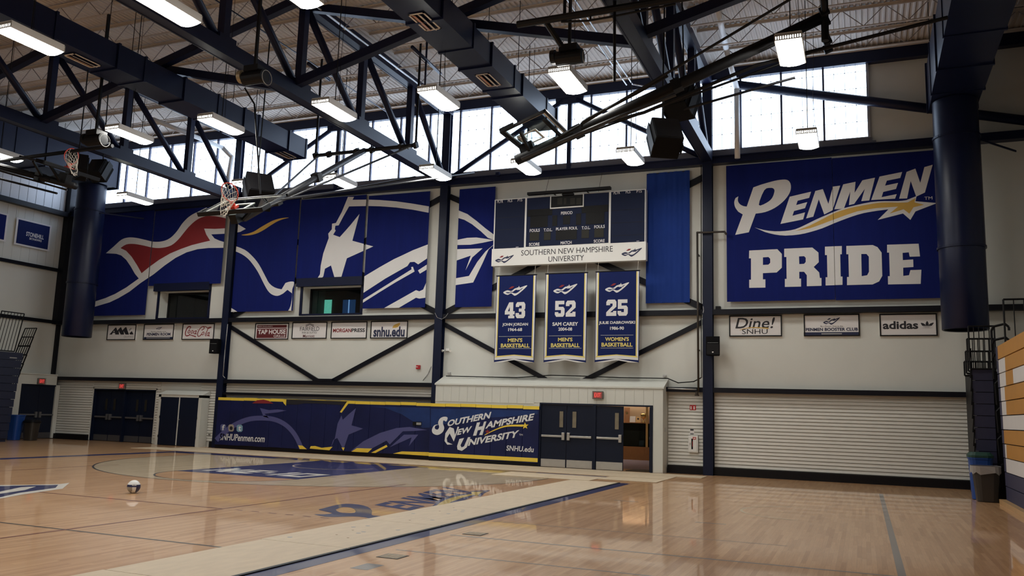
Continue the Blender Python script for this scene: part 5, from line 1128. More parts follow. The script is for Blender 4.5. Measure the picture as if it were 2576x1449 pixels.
# ================================================================ PIPES AND SPRINKLERS
def pipe(pts, r, m, label, cat='pipe', n=12, name='roof_drain_pipe'):
    t = MB().path([Vector(p) for p in pts], r, n)
    for p in pts[1:-1]: t.lathe(p, [(0.001,-r*1.1),(r*0.8,-r*0.8),(r*1.12,0),(r*0.8,r*0.8),(0.001,r*1.1)], n)
    o = t.build(name, m, None, smooth=True); return tag(o, label, cat)
pipe([wl(1800,0,21.0), wl(1826,120,24.6), wl(1853,222,26.1), wl(1855,398,26.1)], 0.085, 'white_pvc', 'white drain pipe dropping before the right clerestory windows')
pipe([wl(385,300,22.5), wl(560,372,25.9), wl(583,395,26.1), wl(570,470,26.1)], 0.085, 'white_pvc', 'white drain pipe running down to the clerestory by the left truss')
pipe([(-15.6,8,12.3),(-15.6,26.0,12.3)], 0.02, 'navy_steel', 'thin dark sprinkler pipe along the bay of the starred mural', name='sprinkler_pipe', n=6)
pipe([(-20.8,8,12.3),(-20.8,26.0,12.3)], 0.02, 'navy_steel', 'thin dark sprinkler pipe along the bay left of the first duct', name='sprinkler_pipe', n=6)
pipe([(-10.9,8,12.3),(-10.9,26.0,12.3)], 0.02, 'navy_steel', 'thin dark sprinkler pipe left of the second duct', name='sprinkler_pipe', n=6)
pipe([(-6.9,8,12.5),(-6.9,25.9,12.5)], 0.022, 'galv', 'galvanised conduit along the bay right of the second duct', name='conduit', n=6)
pipe([(-6.7,8,12.5),(-6.7,25.9,12.5),(-6.2,26.2,12.45)], 0.022, 'galv', 'second galvanised conduit beside it in the bay of the second duct', name='conduit', n=6)
pipe([(-13.3,8,12.36),(-13.3,25.0,12.36)], 0.03, 'galv', 'bright conduit along the truss of the red rim hoop', name='conduit', n=6)
pipe([wl(1037,118,19.0), wl(1108,185,21.2)], 0.05, 'navy_duct', 'short blue pipe section hung below the joists left of the second duct', name='hung_pipe')
pipe([wl(776,160,17.0), wl(828,200,18.4)], 0.05, 'navy_duct', 'short blue pipe section hung below the joists right of the red rim truss', name='hung_pipe')
pipe([Vector((wl(1068,236,20.0).x,20.0,12.98)), wl(1068,236,20.0)], 0.03, 'navy_steel', 'dark pipe stem above the fixture left of the second duct', name='pipe_stem', n=8)
# fire main and cables beside the right column
zt_p = wl(1755,583,26.25).z
riser = pipe([wl(1828,590,26.25), wl(1822,583,26.25), wl(1754,585,26.25), wl(1757,985,26.25)], 0.032, 'plate_dark', 'dark sprinkler riser bending at the top beside the right column', name='sprinkler_riser', n=8)
pipe([wl(1680,977,26.3), wl(1752,980,26.3)], 0.022, 'galv', 'grey branch pipe joining the vestibule to the riser', name='sprinkler_branch', n=8)
for py_ in (640,760,880): c = wl(1755,py_,26.25); MB().box((c.x-0.02,26.25,c.z-0.02),(c.x+0.02,YW-0.06,c.z+0.02)).build('pipe_clip', 'plate_dark', riser)
o = MB().tube(wl(1753,985,26.25), wl(1753,993,26.25), 0.05, 8).tube(wl(1753,993,26.25), wl(1753,996,26.25), 0.07, 8).build('sprinkler_head', 'plate_dark', riser)
pipe([wl(1764,412,26.45), wl(1764,780,26.45), wl(1765,950,26.45)], 0.014, 'black', 'black conduit strapped along the left side of the right column', name='conduit', n=6)
pipe([wl(1767,430,26.4), wl(1767,755,26.4), wl(1770,780,26.33), wl(1766,800,26.4), wl(1766,950,26.4)], 0.008, 'white_pvc', 'thin white cable looping beside the right column', name='cable', n=6)
pipe([wl(1122,946,26.4), wl(1300,950,26.4), wl(1385,944,26.4), wl(1460,946,26.4), wl(1560,950,26.4), wl(1680,952,26.4), wl(1706,963,26.4), wl(1745,960,26.4), wl(1764,950,26.4)], 0.018, 'black', 'black cable lying along the top of the vestibule', name='cable', n=6)
pipe([wl(573,815,26.3), wl(566,880,26.3), wl(561,945,26.3), wl(566,951,26.3)], 0.012, 'galv', 'thin grey cable down the column beside the tap house sign', name='cable', n=6)
pipe([wl(1084,922,26.6), wl(1078,938,26.6), wl(1064,957,26.6)], 0.012, 'galv', 'thin cable below the red alarm beside the middle column', name='cable', n=5)
pipe([wl(1094,787,26.3), wl(1100,799,26.3), wl(1112,803,26.3), wl(1121,797,26.3), wl(1127,788,26.4)], 0.008, 'grey_plastic', 'loose cable loop across the middle column', name='cable', n=5)

# ================================================================ SMALL WALL FIXTURES
def wall_speaker(px_, py0, py1, w, label, Y=26.02):
    a, b = wl(px_,py0,Y), wl(px_,py1,Y); x = a.x; h = a.z-b.z; t = thing('wall_speaker', (x, Y, b.z), label, 'speaker', 'column loudspeakers')
    MB().add([(x-w*0.5,Y,b.z),(x+w*0.5,Y,b.z),(x+w*0.36,Y+0.28,b.z),(x-w*0.36,Y+0.28,b.z),(x-w*0.5,Y,a.z),(x+w*0.5,Y,a.z),(x+w*0.36,Y+0.28,a.z),(x-w*0.36,Y+0.28,a.z)], [(0,3,2,1),(4,5,6,7),(0,1,5,4),(1,2,6,5),(2,3,7,6),(3,0,4,7)]).build('cabinet', 'black_plastic', t, bevel=0.012)
    MB().box((x-w*0.43,Y-0.008,b.z+0.03), (x+w*0.43,Y,b.z+h*0.60)).build('grille', 'black', t)
    MB().add([(x-w*0.40,Y-0.004,b.z+h*0.66),(x+w*0.40,Y-0.004,b.z+h*0.66),(x+w*0.1,Y+0.03,b.z+h*0.76),(x-w*0.1,Y+0.03,b.z+h*0.76)], [(0,1,2,3)]).build('horn_lip', 'grey_plastic', t)
    MB().box((x-0.022,Y-0.012,b.z+h*0.14), (x+0.022,Y-0.008,b.z+h*0.20)).build('badge', 'sign_white', t)
    MB().bar((x, Y+0.26, b.z+h*0.5), (x, YC+0.02, b.z+h*0.5), 0.08, 0.2).build('bracket', 'black', t)
wall_speaker(1793, 846, 894, 0.42, 'black loudspeaker on the column left of the dining sign'); wall_speaker(538, 852, 889, 0.40, 'black loudspeaker on the column below the cola sign')
def exit_sign(c, label, side=False):
    c = Vector(c); t = thing('exit_sign', c, label, 'exit sign', 'lit exit signs')
    ax = Vector((0,1,0)) if side else Vector((1,0,0)); nn = Vector((1,0,0)) if side else Vector((0,-1,0))
    MB().obox(c, ax*0.17, nn*0.04, Vector((0,0,0.12))).build('case', 'exit_case', t, bevel=0.01)
    MB().obox(c+nn*0.042, ax*0.145, nn*0.004, Vector((0,0,0.095))).build('face', 'exit_panel', t)
    text3('lettering', 'EXIT', c+nn*0.048-ax*0.105-Vector((0,0,0.065)), ax*0.21, Vector((0,0,0.13)), 'exit_red', t, 0.02)
    gd = MB()
    for i in range(7): gd.tube(c+nn*0.09+ax*(-0.16+0.053*i)+Vector((0,0,-0.12)), c+nn*0.09+ax*(-0.16+0.053*i)+Vector((0,0,0.12)), 0.004, 4)
    for i in range(4): gd.tube(c+nn*0.09-ax*0.16+Vector((0,0,-0.12+0.08*i)), c+nn*0.09+ax*0.16+Vector((0,0,-0.12+0.08*i)), 0.004, 4)
    for sx in (-1, 1):
        for sz_ in (-1, 1): gd.tube(c+ax*0.16*sx+Vector((0,0,0.12*sz_)), c+nn*0.09+ax*0.16*sx+Vector((0,0,0.12*sz_)), 0.004, 4)
    gd.build('wire_guard', 'exit_case', t)
exit_sign(wl(1504.5,994,YV-0.05), 'caged red exit sign above the vestibule doors'); exit_sign(wl(308,971.5,YW-0.08), 'caged red exit sign above the four-leaf doors'); exit_sign(xl(104,959,XB+0.05), 'caged red exit sign above the door in the left wall', True)
fa = thing('fire_alarm', wl(1052,924,YW), 'small red fire alarm horn on the wall left of the middle column', 'alarm')
c = wl(1052,923.5,YW-0.05); MB().box((c.x-0.075,YW-0.08,c.z-0.07), (c.x+0.075,YW,c.z+0.07)).build('body', 'alarm_red', fa, bevel=0.008); MB().box((c.x-0.07,YW-0.09,c.z-0.008), (c.x+0.005,YW-0.08,c.z+0.015)).build('strobe', 'sign_white', fa)
ft = thing('emergency_light', wl(1128,880,YW), 'small white twin-headed emergency light right of the middle column', 'light')
c = wl(1127,880,YW-0.06); MB().box((c.x-0.07,YW-0.10,c.z-0.04), (c.x+0.07,YW,c.z+0.05)).build('body', 'white_paint', ft, bevel=0.008)
for sx in (-1, 1): MB().tube((c.x+sx*0.12,YW-0.12,c.z-0.02), (c.x+sx*0.16,YW-0.2,c.z-0.05), 0.02, 10, 0.045).build('lamp_head', 'white_paint', ft)
# fire equipment signs and extinguisher cabinet
ZF = Zm(1660, 920, 4.83)
fs_ = thing('fire_sign', wl(*ZF(400,510),YW), 'pair of small red fire signs above the extinguisher cabinet', 'sign')
for x0, x1 in ((365,397),(398,438)): a, b = wl(*ZF(x0,476),YW-0.03), wl(*ZF(x1,540),YW-0.03); p_ = MB().box((a.x,YW-0.05,b.z),(b.x,YW-0.028,a.z)).build('plate', 'alarm_red', fs_); MB().box(((a.x+b.x)/2-0.02,YW-0.052,b.z+0.02),((a.x+b.x)/2+0.015,YW-0.05,a.z-0.04)).build('pictogram', 'sign_white', p_)
ec = thing('extinguisher_cabinet', wl(*ZF(403,1055),YW), 'white fire extinguisher cabinet with narrow window on the clapboards', 'cabinet')
a, b = wl(*ZF(345,845),YW-0.12), wl(*ZF(463,1058),YW-0.12)
MB().box((a.x,YW-0.12,b.z),(b.x,YW,a.z)).build('box', 'white_paint', ec, bevel=0.008)
dr = MB().box((a.x+0.03,YW-0.135,b.z+0.03),(b.x-0.04,YW-0.12,a.z-0.03)).build('door', 'white_paint', ec)
p0, p1 = wl(*ZF(382,885),YW-0.136), wl(*ZF(402,1015),YW-0.136); MB().box((p0.x,YW-0.138,p1.z),(p1.x,YW-0.135,p0.z)).build('slot_window', 'led_black', dr); MB().box((p0.x+0.03,YW-0.14,p1.z+0.08),(p1.x-0.005,YW-0.138,p0.z-0.08)).build('extinguisher', 'alarm_red', dr)
p0, p1 = wl(*ZF(400,865),YW-0.136), wl(*ZF(438,898),YW-0.136); MB().box((p0.x,YW-0.139,p1.z),(p1.x,YW-0.135,p0.z)).build('fire_label', 'alarm_red', dr); MB().box((p0.x+0.02,YW-0.14,p1.z+0.02),(p1.x-0.02,YW-0.139,p0.z-0.02)).build('label_text', 'sign_white', dr)
p0 = wl(*ZF(367,945),YW-0.136); MB().box((p0.x-0.012,YW-0.15,p0.z-0.03),(p0.x+0.008,YW-0.135,p0.z+0.03)).build('handle', 'steel', dr)
nt_ = thing('notice_card', wl(*ZF(392,835),YW), 'small white notice card above the extinguisher cabinet', 'notice')
a, b = wl(*ZF(366,770),YW-0.04), wl(*ZF(418,836),YW-0.04); MB().box((a.x,YW-0.045,b.z),(b.x,YW-0.028,a.z)).build('card', 'sign_white', nt_); h_ = a.z-b.z; MB().box((a.x+0.01,YW-0.047,a.z-h_*0.28),(b.x-0.02,YW-0.045,a.z)).build('print', 'print_black', nt_); MB().box((a.x+0.01,YW-0.047,b.z+0.005),(b.x-0.02,YW-0.045,b.z+0.03)).build('print', 'print_black', nt_)
for px_, py_, lb in ((1130,939.5,'left'), (1672,946,'right')):
    c = wl(px_,py_,YW-0.05); o = MB().box((c.x-0.05,YW-0.09,c.z-0.03),(c.x+0.05,YW,c.z+0.04)).build('junction_box', 'galv', None, bevel=0.006); tag(o, 'small grey junction box above the %s end of the vestibule roof' % ('padding' if lb == 'left' else 'extinguisher'), 'box')
c = wl(527,1094,YW-0.04); o = MB().box((c.x-0.06,YW-0.05,c.z-0.06),(c.x+0.06,YW-0.02,c.z+0.06)).build('thermostat', 'galv'); tag(o, 'small grey wall unit on the clapboards beside the closet', 'switch')
MB().box((c.x-0.035,YW-0.055,c.z-0.035),(c.x+0.035,YW-0.05,c.z+0.035)).build('face', 'exit_case', o)
c = wl(1808,773,YW-0.1); o = MB().box((c.x-0.09,YW-0.16,5.05),(c.x+0.06,YW-0.02,c.z+0.03)).build('small_box', 'black', None, bevel=0.01); tag(o, 'small black box on the beam left of the pride banner', 'box')
c = wl(1252,438,YC-0.05); o = MB().box((c.x-0.07,YC-0.1,c.z-0.07),(c.x+0.07,YC+0.02,c.z+0.07)).build('small_box', 'navy_steel', None, bevel=0.01); tag(o, 'small dark box on the sill beam above the narrow arrow banner', 'box')

# ================================================================ LEFT WALL BANNERS
def side_banner(y0, y1, z0, z1, label, bg, letters):
    X = XL+0.06; t = thing('team_banner', (X,(y0+y1)/2,z0), label, 'banner', 'league banners on the left wall')
    MB().box((X, y0, z0), (X+0.008, y1, z1)).build('cloth', 'sign_white', t); MB().box((X+0.009, y0+0.09, z0+0.07), (X+0.012, y1-0.09, z1-0.07)).build('field', bg, t)
    for yy in (y0+0.05, y1-0.05): MB().tube((X, yy, z1), (XL+0.05, yy, 9.7), 0.004, 5).build('cord', 'net', t)
    for s, a, b, z, h, m in letters: text3('lettering', s, (X+0.014, a, z), Vector((0,b-a,0)), Vector((0,0,h)), m, t, 0.02)
    return t
ZL = Zm(0, 520, 9.06); q0, q1 = xl(*ZL(345,560),XL+0.06), xl(*ZL(1150,720),XL+0.06)
bz0 = xl(*ZL(700,935),XL+0.06).z; bz1 = xl(*ZL(760,330),XL+0.06).z; ww = q1.y-q0.y
sbn = side_banner(q0.y, q1.y, bz0, bz1, 'navy team banner with pale skyhawks lettering and white edge', 'banner_navy', [('STONEHILL', q0.y+ww*0.30, q0.y+ww*0.80, bz0+(bz1-bz0)*0.40, (bz1-bz0)*0.16, 'sign_white'), ('SKYHAWKS', q0.y+ww*0.40, q0.y+ww*0.75, bz0+(bz1-bz0)*0.29, (bz1-bz0)*0.08, 'sign_white')])
side_banner(q0.y-2.15, q0.y-0.37, bz0+0.02, bz1+0.04, 'bright blue team banner with white edge beside the skyhawks banner', 'banner_blue', [])

# ================================================================ BLEACHERS
def tier_piece(parent, X, y0, y1, z0, z1, m, dx=0.0, name='fascia_board'):
    return MB().box((X+dx, y0, z0), (X+dx+0.05, y1, z1-0.02)).build(name, m, parent)
bl = thing('bleachers', (3.0,18,0), 'folded bleachers faced in gold, white and navy boards at the right', 'bleachers')
XF = 2.9; n = 11; th = 0.312; y1b = 22.15; y0b = 9.0
def yx(px_, py_): return xl(px_, py_, XF).y
pat = [('navy',), ('navy',), ('white',), ('white', 2533, 'gold'), ('gold',), ('white',), ('white', 2534, 'gold'), ('white', 2531, 'gold'), ('white', 2534, 'gold', 2553, 'white'), ('white', 2533, 'gold'), ('gold',)]
MB().box((XF-0.10, y0b, 0), (XF+0.4, y1b+0.1, 0.10)).build('floor_rail', 'bleacher_wood', bl)
for k in range(n):
    z0 = 0.10+th*k; z1 = z0+th; lean = -0.006*k; cols = pat[k]; dxk = lean+0.03
    yb = y1b
    ye = yb-0.30
    tier_piece(bl, XF, ye, yb, z0, z1, 'bleacher_navy', dxk)
    cur = ye; seq = list(cols); i = 0
    if len(seq) == 1: tier_piece(bl, XF, y0b, cur, z0, z1, 'bleacher_'+seq[0], dxk)
    else:
        while i < len(seq):
            m_ = seq[i]; nx_ = yx(seq[i+1], 1300-k*40)-0.0 if i+1 < len(seq) else y0b
            if i+1 < len(seq): nx_ = min(nx_, cur-0.15)
            tier_piece(bl, XF, nx_, cur, z0, z1, 'bleacher_'+m_, dxk); cur = nx_; i += 2
    MB().box((XF+0.06+dxk, y0b, z1-0.05), (XF+0.45, y1b, z1-0.01)).build('seat_board', 'bleacher_navy', bl)
    br = MB().box((XF+0.10, y1b+0.02, z0+0.05), (XF+0.34, y1b+0.10, z0+0.16)).build('bracket', 'galv', bl)
MB().box((XF+0.14, y0b, 0), (XF+1.6, y1b, 0.1+th*n-0.06)).build('understructure', 'black', bl)
def railing(parent, X, ya, yb, za, zb, nb, lean=0.0, m='black'):
    mb = MB(); 
    for zz in (za, zb): mb.tube((X, ya+lean*(zz-za), zz), (X, yb+lean*(zz-za), zz), 0.022, 8)
    for i in range(nb+1): f = i/nb; mb.tube((X, ya+(yb-ya)*f, za), (X, ya+(yb-ya)*f+lean*(zb-za), zb), 0.012 if 0 < i < nb else 0.022, 6)
    return mb.build('railing', m, parent)
def railing_x(parent, Y, xa, xb, za, zb, nb, m='black', leanx=0.0):
    mb = MB()
    for zz in (za, zb): mb.tube((xa+leanx*(zz-za), Y, zz), (xb+leanx*(zz-za), Y, zz), 0.022, 8)
    for i in range(nb+1): f = i/nb; mb.tube((xa+(xb-xa)*f, Y, za), (xa+(xb-xa)*f+leanx*(zb-za), Y, zb), 0.012 if 0 < i < nb else 0.022, 6)
    return mb.build('railing', m, parent)
railing_x(bl, 21.6, XF+0.10, XF+1.5, 3.5, 4.55, 7)
bl2 = thing('bleachers', (2.7,24,0), 'folded navy bleachers with black guard rails behind the bins at the right', 'bleachers')
XG0, XG1 = 2.54, 2.97; YG = 23.6
for k in range(9):
    z0 = 0.55+0.285*k; MB().box((XG0-0.006*k, YG, z0), (XG1, YG+0.05, z0+0.27)).build('fascia_board', 'bleacher_navy', bl2)
MB().box((XG0+0.05, YG+0.06, 0), (XR-0.3, YG+2.2, 3.05)).build('understructure', 'black', bl2)
for k in range(8): MB().bar((XG0-0.06, YG-0.02, 0.9+0.33*k), (XG0-0.02, YG+0.02, 1.3+0.33*k), 0.05, 0.03).build('rail_stub', 'black', bl2)
for k, (za, zb) in enumerate(((3.1,4.15),(3.05,3.85),(3.0,3.55),(2.95,3.3))): railing_x(bl2, YG-0.08+0.12*k, XG0-0.06-0.03*k, XG0+0.50, za, zb, 5)
for k in range(3):
    zz = 3.35+0.33*k; xq = XG1-0.02
    MB().path([(xq,YG-0.3,zz-0.5),(xq,YG-0.3,zz),(xq+0.04,YG-0.35,zz+0.1),(xq+0.28,YG-0.4,zz+0.16),(xq+0.36,YG-0.4,zz+0.08),(xq+0.36,YG-0.4,zz)], 0.028, 8).build('aisle_handrail', 'black', bl2)
for k in range(4):
    zz = 0.6+0.66*k; xq = XG1+0.02
    MB().path([(xq,YG-0.3,zz-0.35),(xq-0.02,YG-0.3,zz+0.15),(xq+0.06,YG-0.32,zz+0.24)], 0.028, 8).build('aisle_handrail', 'black', bl2)
# left bleachers
bl3 = thing('bleachers', (-30,22,0), 'folded dark navy bleachers with black guard rails along the left wall', 'bleachers')
XH = -30.3; YH = xl(30,1000,XH).y
for k in range(11):
    z0 = 0.12+0.30*k; MB().box((XH-0.05, 8, z0), (XH+0.008*k, YH+0.02*k, z0+0.285)).build('fascia_board', 'bleacher_navy2', bl3)
MB().box((XL+0.1, 8, 0.0), (XH-0.06, YH-0.02, 3.4)).build('understructure', 'navy_paint', bl3); MB().box((XH-0.2, 8, 0), (XH+0.05, YH-0.5, 0.1)).build('floor_rail', 'bleacher_wood', bl3)
for k in range(9):
    zz = 0.85+0.36*k; yy = YH+0.04+0.10*k
    railing_x(bl3, yy, XH-1.1, XH-0.45, zz, zz+0.72, 5, leanx=0.42)
for k, (za, zb) in enumerate(((3.45,4.95),)): railing(bl3, XH-0.1, YH-1.0, YH-0.05, za, zb, 7, lean=0.16)
MB().box((XH+0.05, YH-0.35, 3.18), (XH+0.09, YH-0.05, 3.21)).build('handle', 'steel', bl3)

# ================================================================ BINS
def bin_(c, w0, w1, d0, d1, h, m, label, lid=None, bag=False, rotz=0.0):
    c = Vector(c); t = thing('waste_bin', c, label, 'bin', 'waste and recycling bins'); R_ = Matrix.Rotation(rotz, 3, 'Z')
    def ringp(w, d, z, k=0.25): 
        r = min(w, d)*k; P = []
        for sx, sy, a0 in ((1,1,0),(-1,1,90),(-1,-1,180),(1,-1,270)):
            for i in range(4): a = math.radians(a0+30*i); P.append(c+R_ @ Vector((sx*(w/2-r)+r*math.cos(a), sy*(d/2-r)+r*math.sin(a), z)))
        return P
    def loft(rings, name, m_, par, caps=True):
        mb = MB(); N = len(rings[0]); vs = [p for r in rings for p in r]; fs = [(j*N+i, j*N+(i+1)%N, (j+1)*N+(i+1)%N, (j+1)*N+i) for j in range(len(rings)-1) for i in range(N)]
        if caps: fs += [tuple(range(N))[::-1], tuple(range((len(rings)-1)*N, len(rings)*N))]
        return mb.add(vs, fs).build(name, m_, par, smooth=False)
    loft([ringp(w0,d0,0.01), ringp(w1,d1,h*0.96), ringp(w1+0.03,d1+0.03,h*0.96), ringp(w1+0.03,d1+0.03,h)], 'body', m, t)
    if lid: loft([ringp(w1+0.05,d1+0.05,h), ringp(w1+0.05,d1+0.05,h+0.05), ringp(w1-0.06,d1-0.06,h+0.12)], 'lid', lid, t)
    if bag:
        rr = ringp(w1+0.05,d1+0.05,h+0.01); r2 = [p+Vector((0.01*math.sin(7*i),0.012*math.cos(5*i),-0.16-0.03*math.sin(3*i))) for i, p in enumerate(ringp(w1+0.06,d1+0.06,h))]
        loft([rr, r2], 'bag', 'bag_plastic', t, False)
    return t
pc = fl(2476,1258); bin_((2.60,22.62,0), 0.42,0.56,0.42,0.56,0.80,'bin_grey','dark grey waste bin lined with a clear bag by the bleachers',bag=True)
pc2 = fl(2462,1248); bin_((2.56,23.18,0), 0.40,0.50,0.40,0.50,0.98,'bin_blue','tall blue recycling bin with green lid behind the grey bin',lid='bin_green')
pl_ = Vector((-31.35,24.1,0)); bin_(pl_, 0.38,0.56,0.38,0.56,1.0,'bin_blue','blue recycling bin at the end of the left bleachers',rotz=0.3)
bin_((-30.85,24.45,0), 0.40,0.50,0.40,0.50,0.70,'bin_grey','dark bin beside the blue bin at the left wall doors',lid='black',rotz=0.2)

# ================================================================ COURT MARKINGS (paint on the floor)
def mark(pts, m, z=0.0012, name='court_line'): return MB().poly([[Vector((a, b, z)) for a, b in pts]]).build(name, m, floor, fix=False)
def strip(x0, y0, x1, y1, m, z=0.0012, name='court_line'): return mark([(x0,y0),(x1,y0),(x1,y1),(x0,y1)], m, z, name)
def arc(cx_, cy_, r, w_, a0, a1, m, z=0.0014, n=48, sx=1.0):
    o_ = [(cx_+(r+w_/2)*math.cos(math.radians(a0+(a1-a0)*i/n)), cy_+(r+w_/2)*math.sin(math.radians(a0+(a1-a0)*i/n))) for i in range(n+1)]
    i_ = [(cx_+(r-w_/2)*math.cos(math.radians(a0+(a1-a0)*i/n)), cy_+(r-w_/2)*math.sin(math.radians(a0+(a1-a0)*i/n))) for i in range(n+1)]
    mb = MB().add([(a, b, z) for a, b in o_]+[(a, b, z) for a, b in i_], [(k, k+1, n+2+k, n+1+k) for k in range(n)]); return mb.build('court_line', m, floor, fix=False)
CX, YC0, YE = -14.05, 8.33, 22.66; BK = 21.06
# pale three-point area
pts = [(CX+6.32*math.cos(math.radians(a)), BK-6.32*math.sin(math.radians(a))) for a in range(0, 181, 4)]
mark([(CX+6.32,YE)]+pts+[(CX-6.32,YE)], 'maple_pale', 0.0006, 'pale_area'); arc(CX, BK, 6.32, 0.05, 180, 360, 'court_black', 0.0016)
for s_ in (-1, 1): strip(CX+s_*6.32-0.025, BK, CX+s_*6.32+0.025, YE, 'court_black')
mark([(CX+1.83*math.cos(math.radians(a)), 16.78-1.83*math.sin(math.radians(a))) for a in range(0, 181, 6)], 'maple', 0.0011, 'circle_area')
arc(CX, 16.78, 1.83, 0.05, 180, 360, 'court_black', 0.0018)
strip(CX-1.83, 16.72, CX+1.83, YE, 'court_blue', 0.0020, 'lane_area'); arc(CX, BK, 1.22, 0.05, 180, 360, 'court_cream', 0.0026)
strip(CX-7.9, YE, CX+8.1, YE+0.75, 'court_blue', 0.0015, 'border_band')
for k in range(9): x0 = CX-3.6+1.05*k; mark([(x0,YE+0.15),(x0+0.62,YE+0.15),(x0+0.70,YE+0.36),(x0+0.08,YE+0.36)], 'court_yellow', 0.0022, 'border_mark')
for y in (17.9,18.8,19.7): 
    for s_ in (-1, 1): strip(CX+s_*2.0-0.1, y, CX+s_*2.0+0.1, y+0.06, 'court_blue', 0.0014)
# NE-10 in the lane: wide block letters
NE = [[[(0,0),(0,1),(0.07,1),(0.16,0.42),(0.16,1),(0.22,1),(0.22,0),(0.15,0),(0.06,0.58),(0.06,0)]], [[(0.27,0),(0.27,1),(0.47,1),(0.47,0.76),(0.33,0.76),(0.33,0.62),(0.44,0.62),(0.44,0.40),(0.33,0.40),(0.33,0.24),(0.47,0.24),(0.47,0)]],
      [[(0.50,0.38),(0.50,0.62),(0.58,0.62),(0.58,0.38)]], [[(0.63,0.78),(0.66,1),(0.72,1),(0.72,0),(0.66,0),(0.66,0.74)]], [[(0.77,0),(0.77,1),(1,1),(1,0)], [(0.83,0.24),(0.94,0.24),(0.94,0.76),(0.83,0.76)]]]
for l in NE: MB().poly([[Vector((CX-1.5+3.0*a+0.1*b, 17.25+1.15*b, 0.0030)) for a, b in q] for q in l]).build('court_lettering', 'court_white', floor, fix=False)
# side lines and centre line
strip(-22.25, -6, -21.75, YE+0.75, 'court_blue', 0.0016, 'border_band'); strip(-5.77, -6, -5.49, 21.45, 'court_blue', 0.0016, 'border_band')
strip(-21.7, YC0-0.025, -7.1, YC0+0.025, 'court_black', 0.0015)
xs_r = -9.68; strip(xs_r-0.025, YC0-9, xs_r+0.025, YC0+9, 'court_red', 0.0017); strip(CX*2-xs_r-0.025, YC0-9, CX*2-xs_r+0.025, YC0+9, 'court_red', 0.0017)
strip(CX*2-xs_r, YC0+2.95, xs_r, YC0+3.0, 'court_red', 0.0018)
for k in range(6): strip(xs_r+0.25+0.33*k, YC0+2.95, xs_r+0.40+0.33*k, YC0+3.0, 'court_red', 0.0018)
# faded practice lines on the right floor
strip(0.32, 8, 0.41, 23.0, 'court_grey', 0.0012); strip(-5.3, 10.78, 4, 10.84, 'court_grey', 0.0010); strip(-5.3, 9.3, 1, 9.34, 'court_grey', 0.0010); strip(-5.4, 12.5, -1, 12.53, 'court_grey', 0.0010)
arc(-0.98, 17.0, 1.2, 0.05, 95, 265, 'court_cream', 0.0014)
for a, b, w2, h2 in ((-4.7,17.0,0.5,0.08), (-2.6,14.4,0.5,0.06), (-5.1,8.0,0.22,0.35)): strip(a, b, a+w2, b+h2, 'court_grey', 0.0012)
# brass floor plates
for k, (px_, py_) in enumerate(((1196,1343),(988,1400))):
    c = fl(px_,py_); t = thing('floor_plate', (c.x,c.y,0), 'square brass floor plate beside the blue line, %s' % ('farther along the boards' if k == 0 else 'close to the loose boards'), 'plate', 'brass floor plates')
    MB().box((c.x-0.14,c.y-0.14,0.0002),(c.x+0.14,c.y+0.14,0.004)).build('rim', 'plate_dark', t); MB().box((c.x-0.12,c.y-0.12,0.004),(c.x+0.12,c.y+0.12,0.006)).build('cover', 'plate_brass', t)
    for q in (-1, 0, 1): MB().box((c.x+q*0.07-0.02,c.y-0.08,0.006),(c.x+q*0.07+0.02,c.y+0.08,0.007)).build('inlay', 'case_back', t)
# word mark painted beside the sideline, partly under the boards
def fm(loop, m, z=0.0020): MB().poly([[fl(*p, z=0.0)+Vector((0,0,z)) for p in l] for l in loop]).build('court_lettering', m, floor, fix=False)
ZG = Zm(700, 1120, 2.576); gz = lambda l: [ZG(*p) for p in l]
fm([gz(smooth_px([(232,448),(300,448),(350,440),(262,420),(290,410),(375,388),(440,380),(520,385),(580,400),(608,425),(605,452),(640,458),(690,464),(620,480),(560,468),(480,462),(400,465),(320,465),(270,458)], 2)), gz(smooth_px([(372,418),(420,402),(470,405),(498,420),(495,438),(440,440),(400,436)], 2))], 'court_blue')
q00, q10, q01, q11 = [fl(*ZG(*p)) for p in ((855,424),(1262,306),(622,388),(1075,270))]
vs, fs = glyphs('ENMEN', 0.03, 1.0)
PQ = [(q00*(1-a)*(1-b)+q10*a*(1-b)+q01*(1-a)*b+q11*a*b)+Vector((0,0,0.0024)) for a, b in vs]
for cf in components(vs, fs):
    ix = sorted({i for q in cf for i in q}); kk = {v: i for i, v in enumerate(ix)}
    MB().add([PQ[i] for i in ix], [tuple(kk[i] for i in q) for q in cf]).build('court_lettering', 'court_blue', floor, fix=False)
fm([gz(smooth_px([(985,405),(1010,385),(1040,355),(1100,335),(1180,318),(1250,308)], 2, False)+[(1245,298),(1300,296),(1350,292),(1375,293),(1340,310),(1310,335),(1280,325),(1200,360),(1140,388)])], 'court_blue', 0.0028)
fm([gz(smooth_px([(1015,404),(1050,372),(1110,345),(1180,328),(1255,316)], 2, False)+[(1250,303),(1300,302),(1330,300),(1305,314),(1290,328),(1265,322),(1190,342),(1120,368),(1085,395)])], 'court_yellow', 0.0034)
# centre emblem tip at the left edge
ZE = Zm(0, 1080, 2.862); ge = lambda l: [ZE(*p) for p in l]
fm([ge([(-900,470),(-400,420),(0,402),(200,400),(430,395),(500,386),(450,428),(330,445),(160,470),(0,500),(-500,560)])], 'court_white'); fm([ge([(-900,480),(0,410),(210,404),(380,402),(420,400),(400,422),(300,436),(140,458),(0,490),(-500,545)])], 'court_blue', 0.0026)
fm([ge([(-300,470),(0,450),(150,418),(260,412),(180,438),(0,465),(-300,490)])], 'court_white', 0.0032)
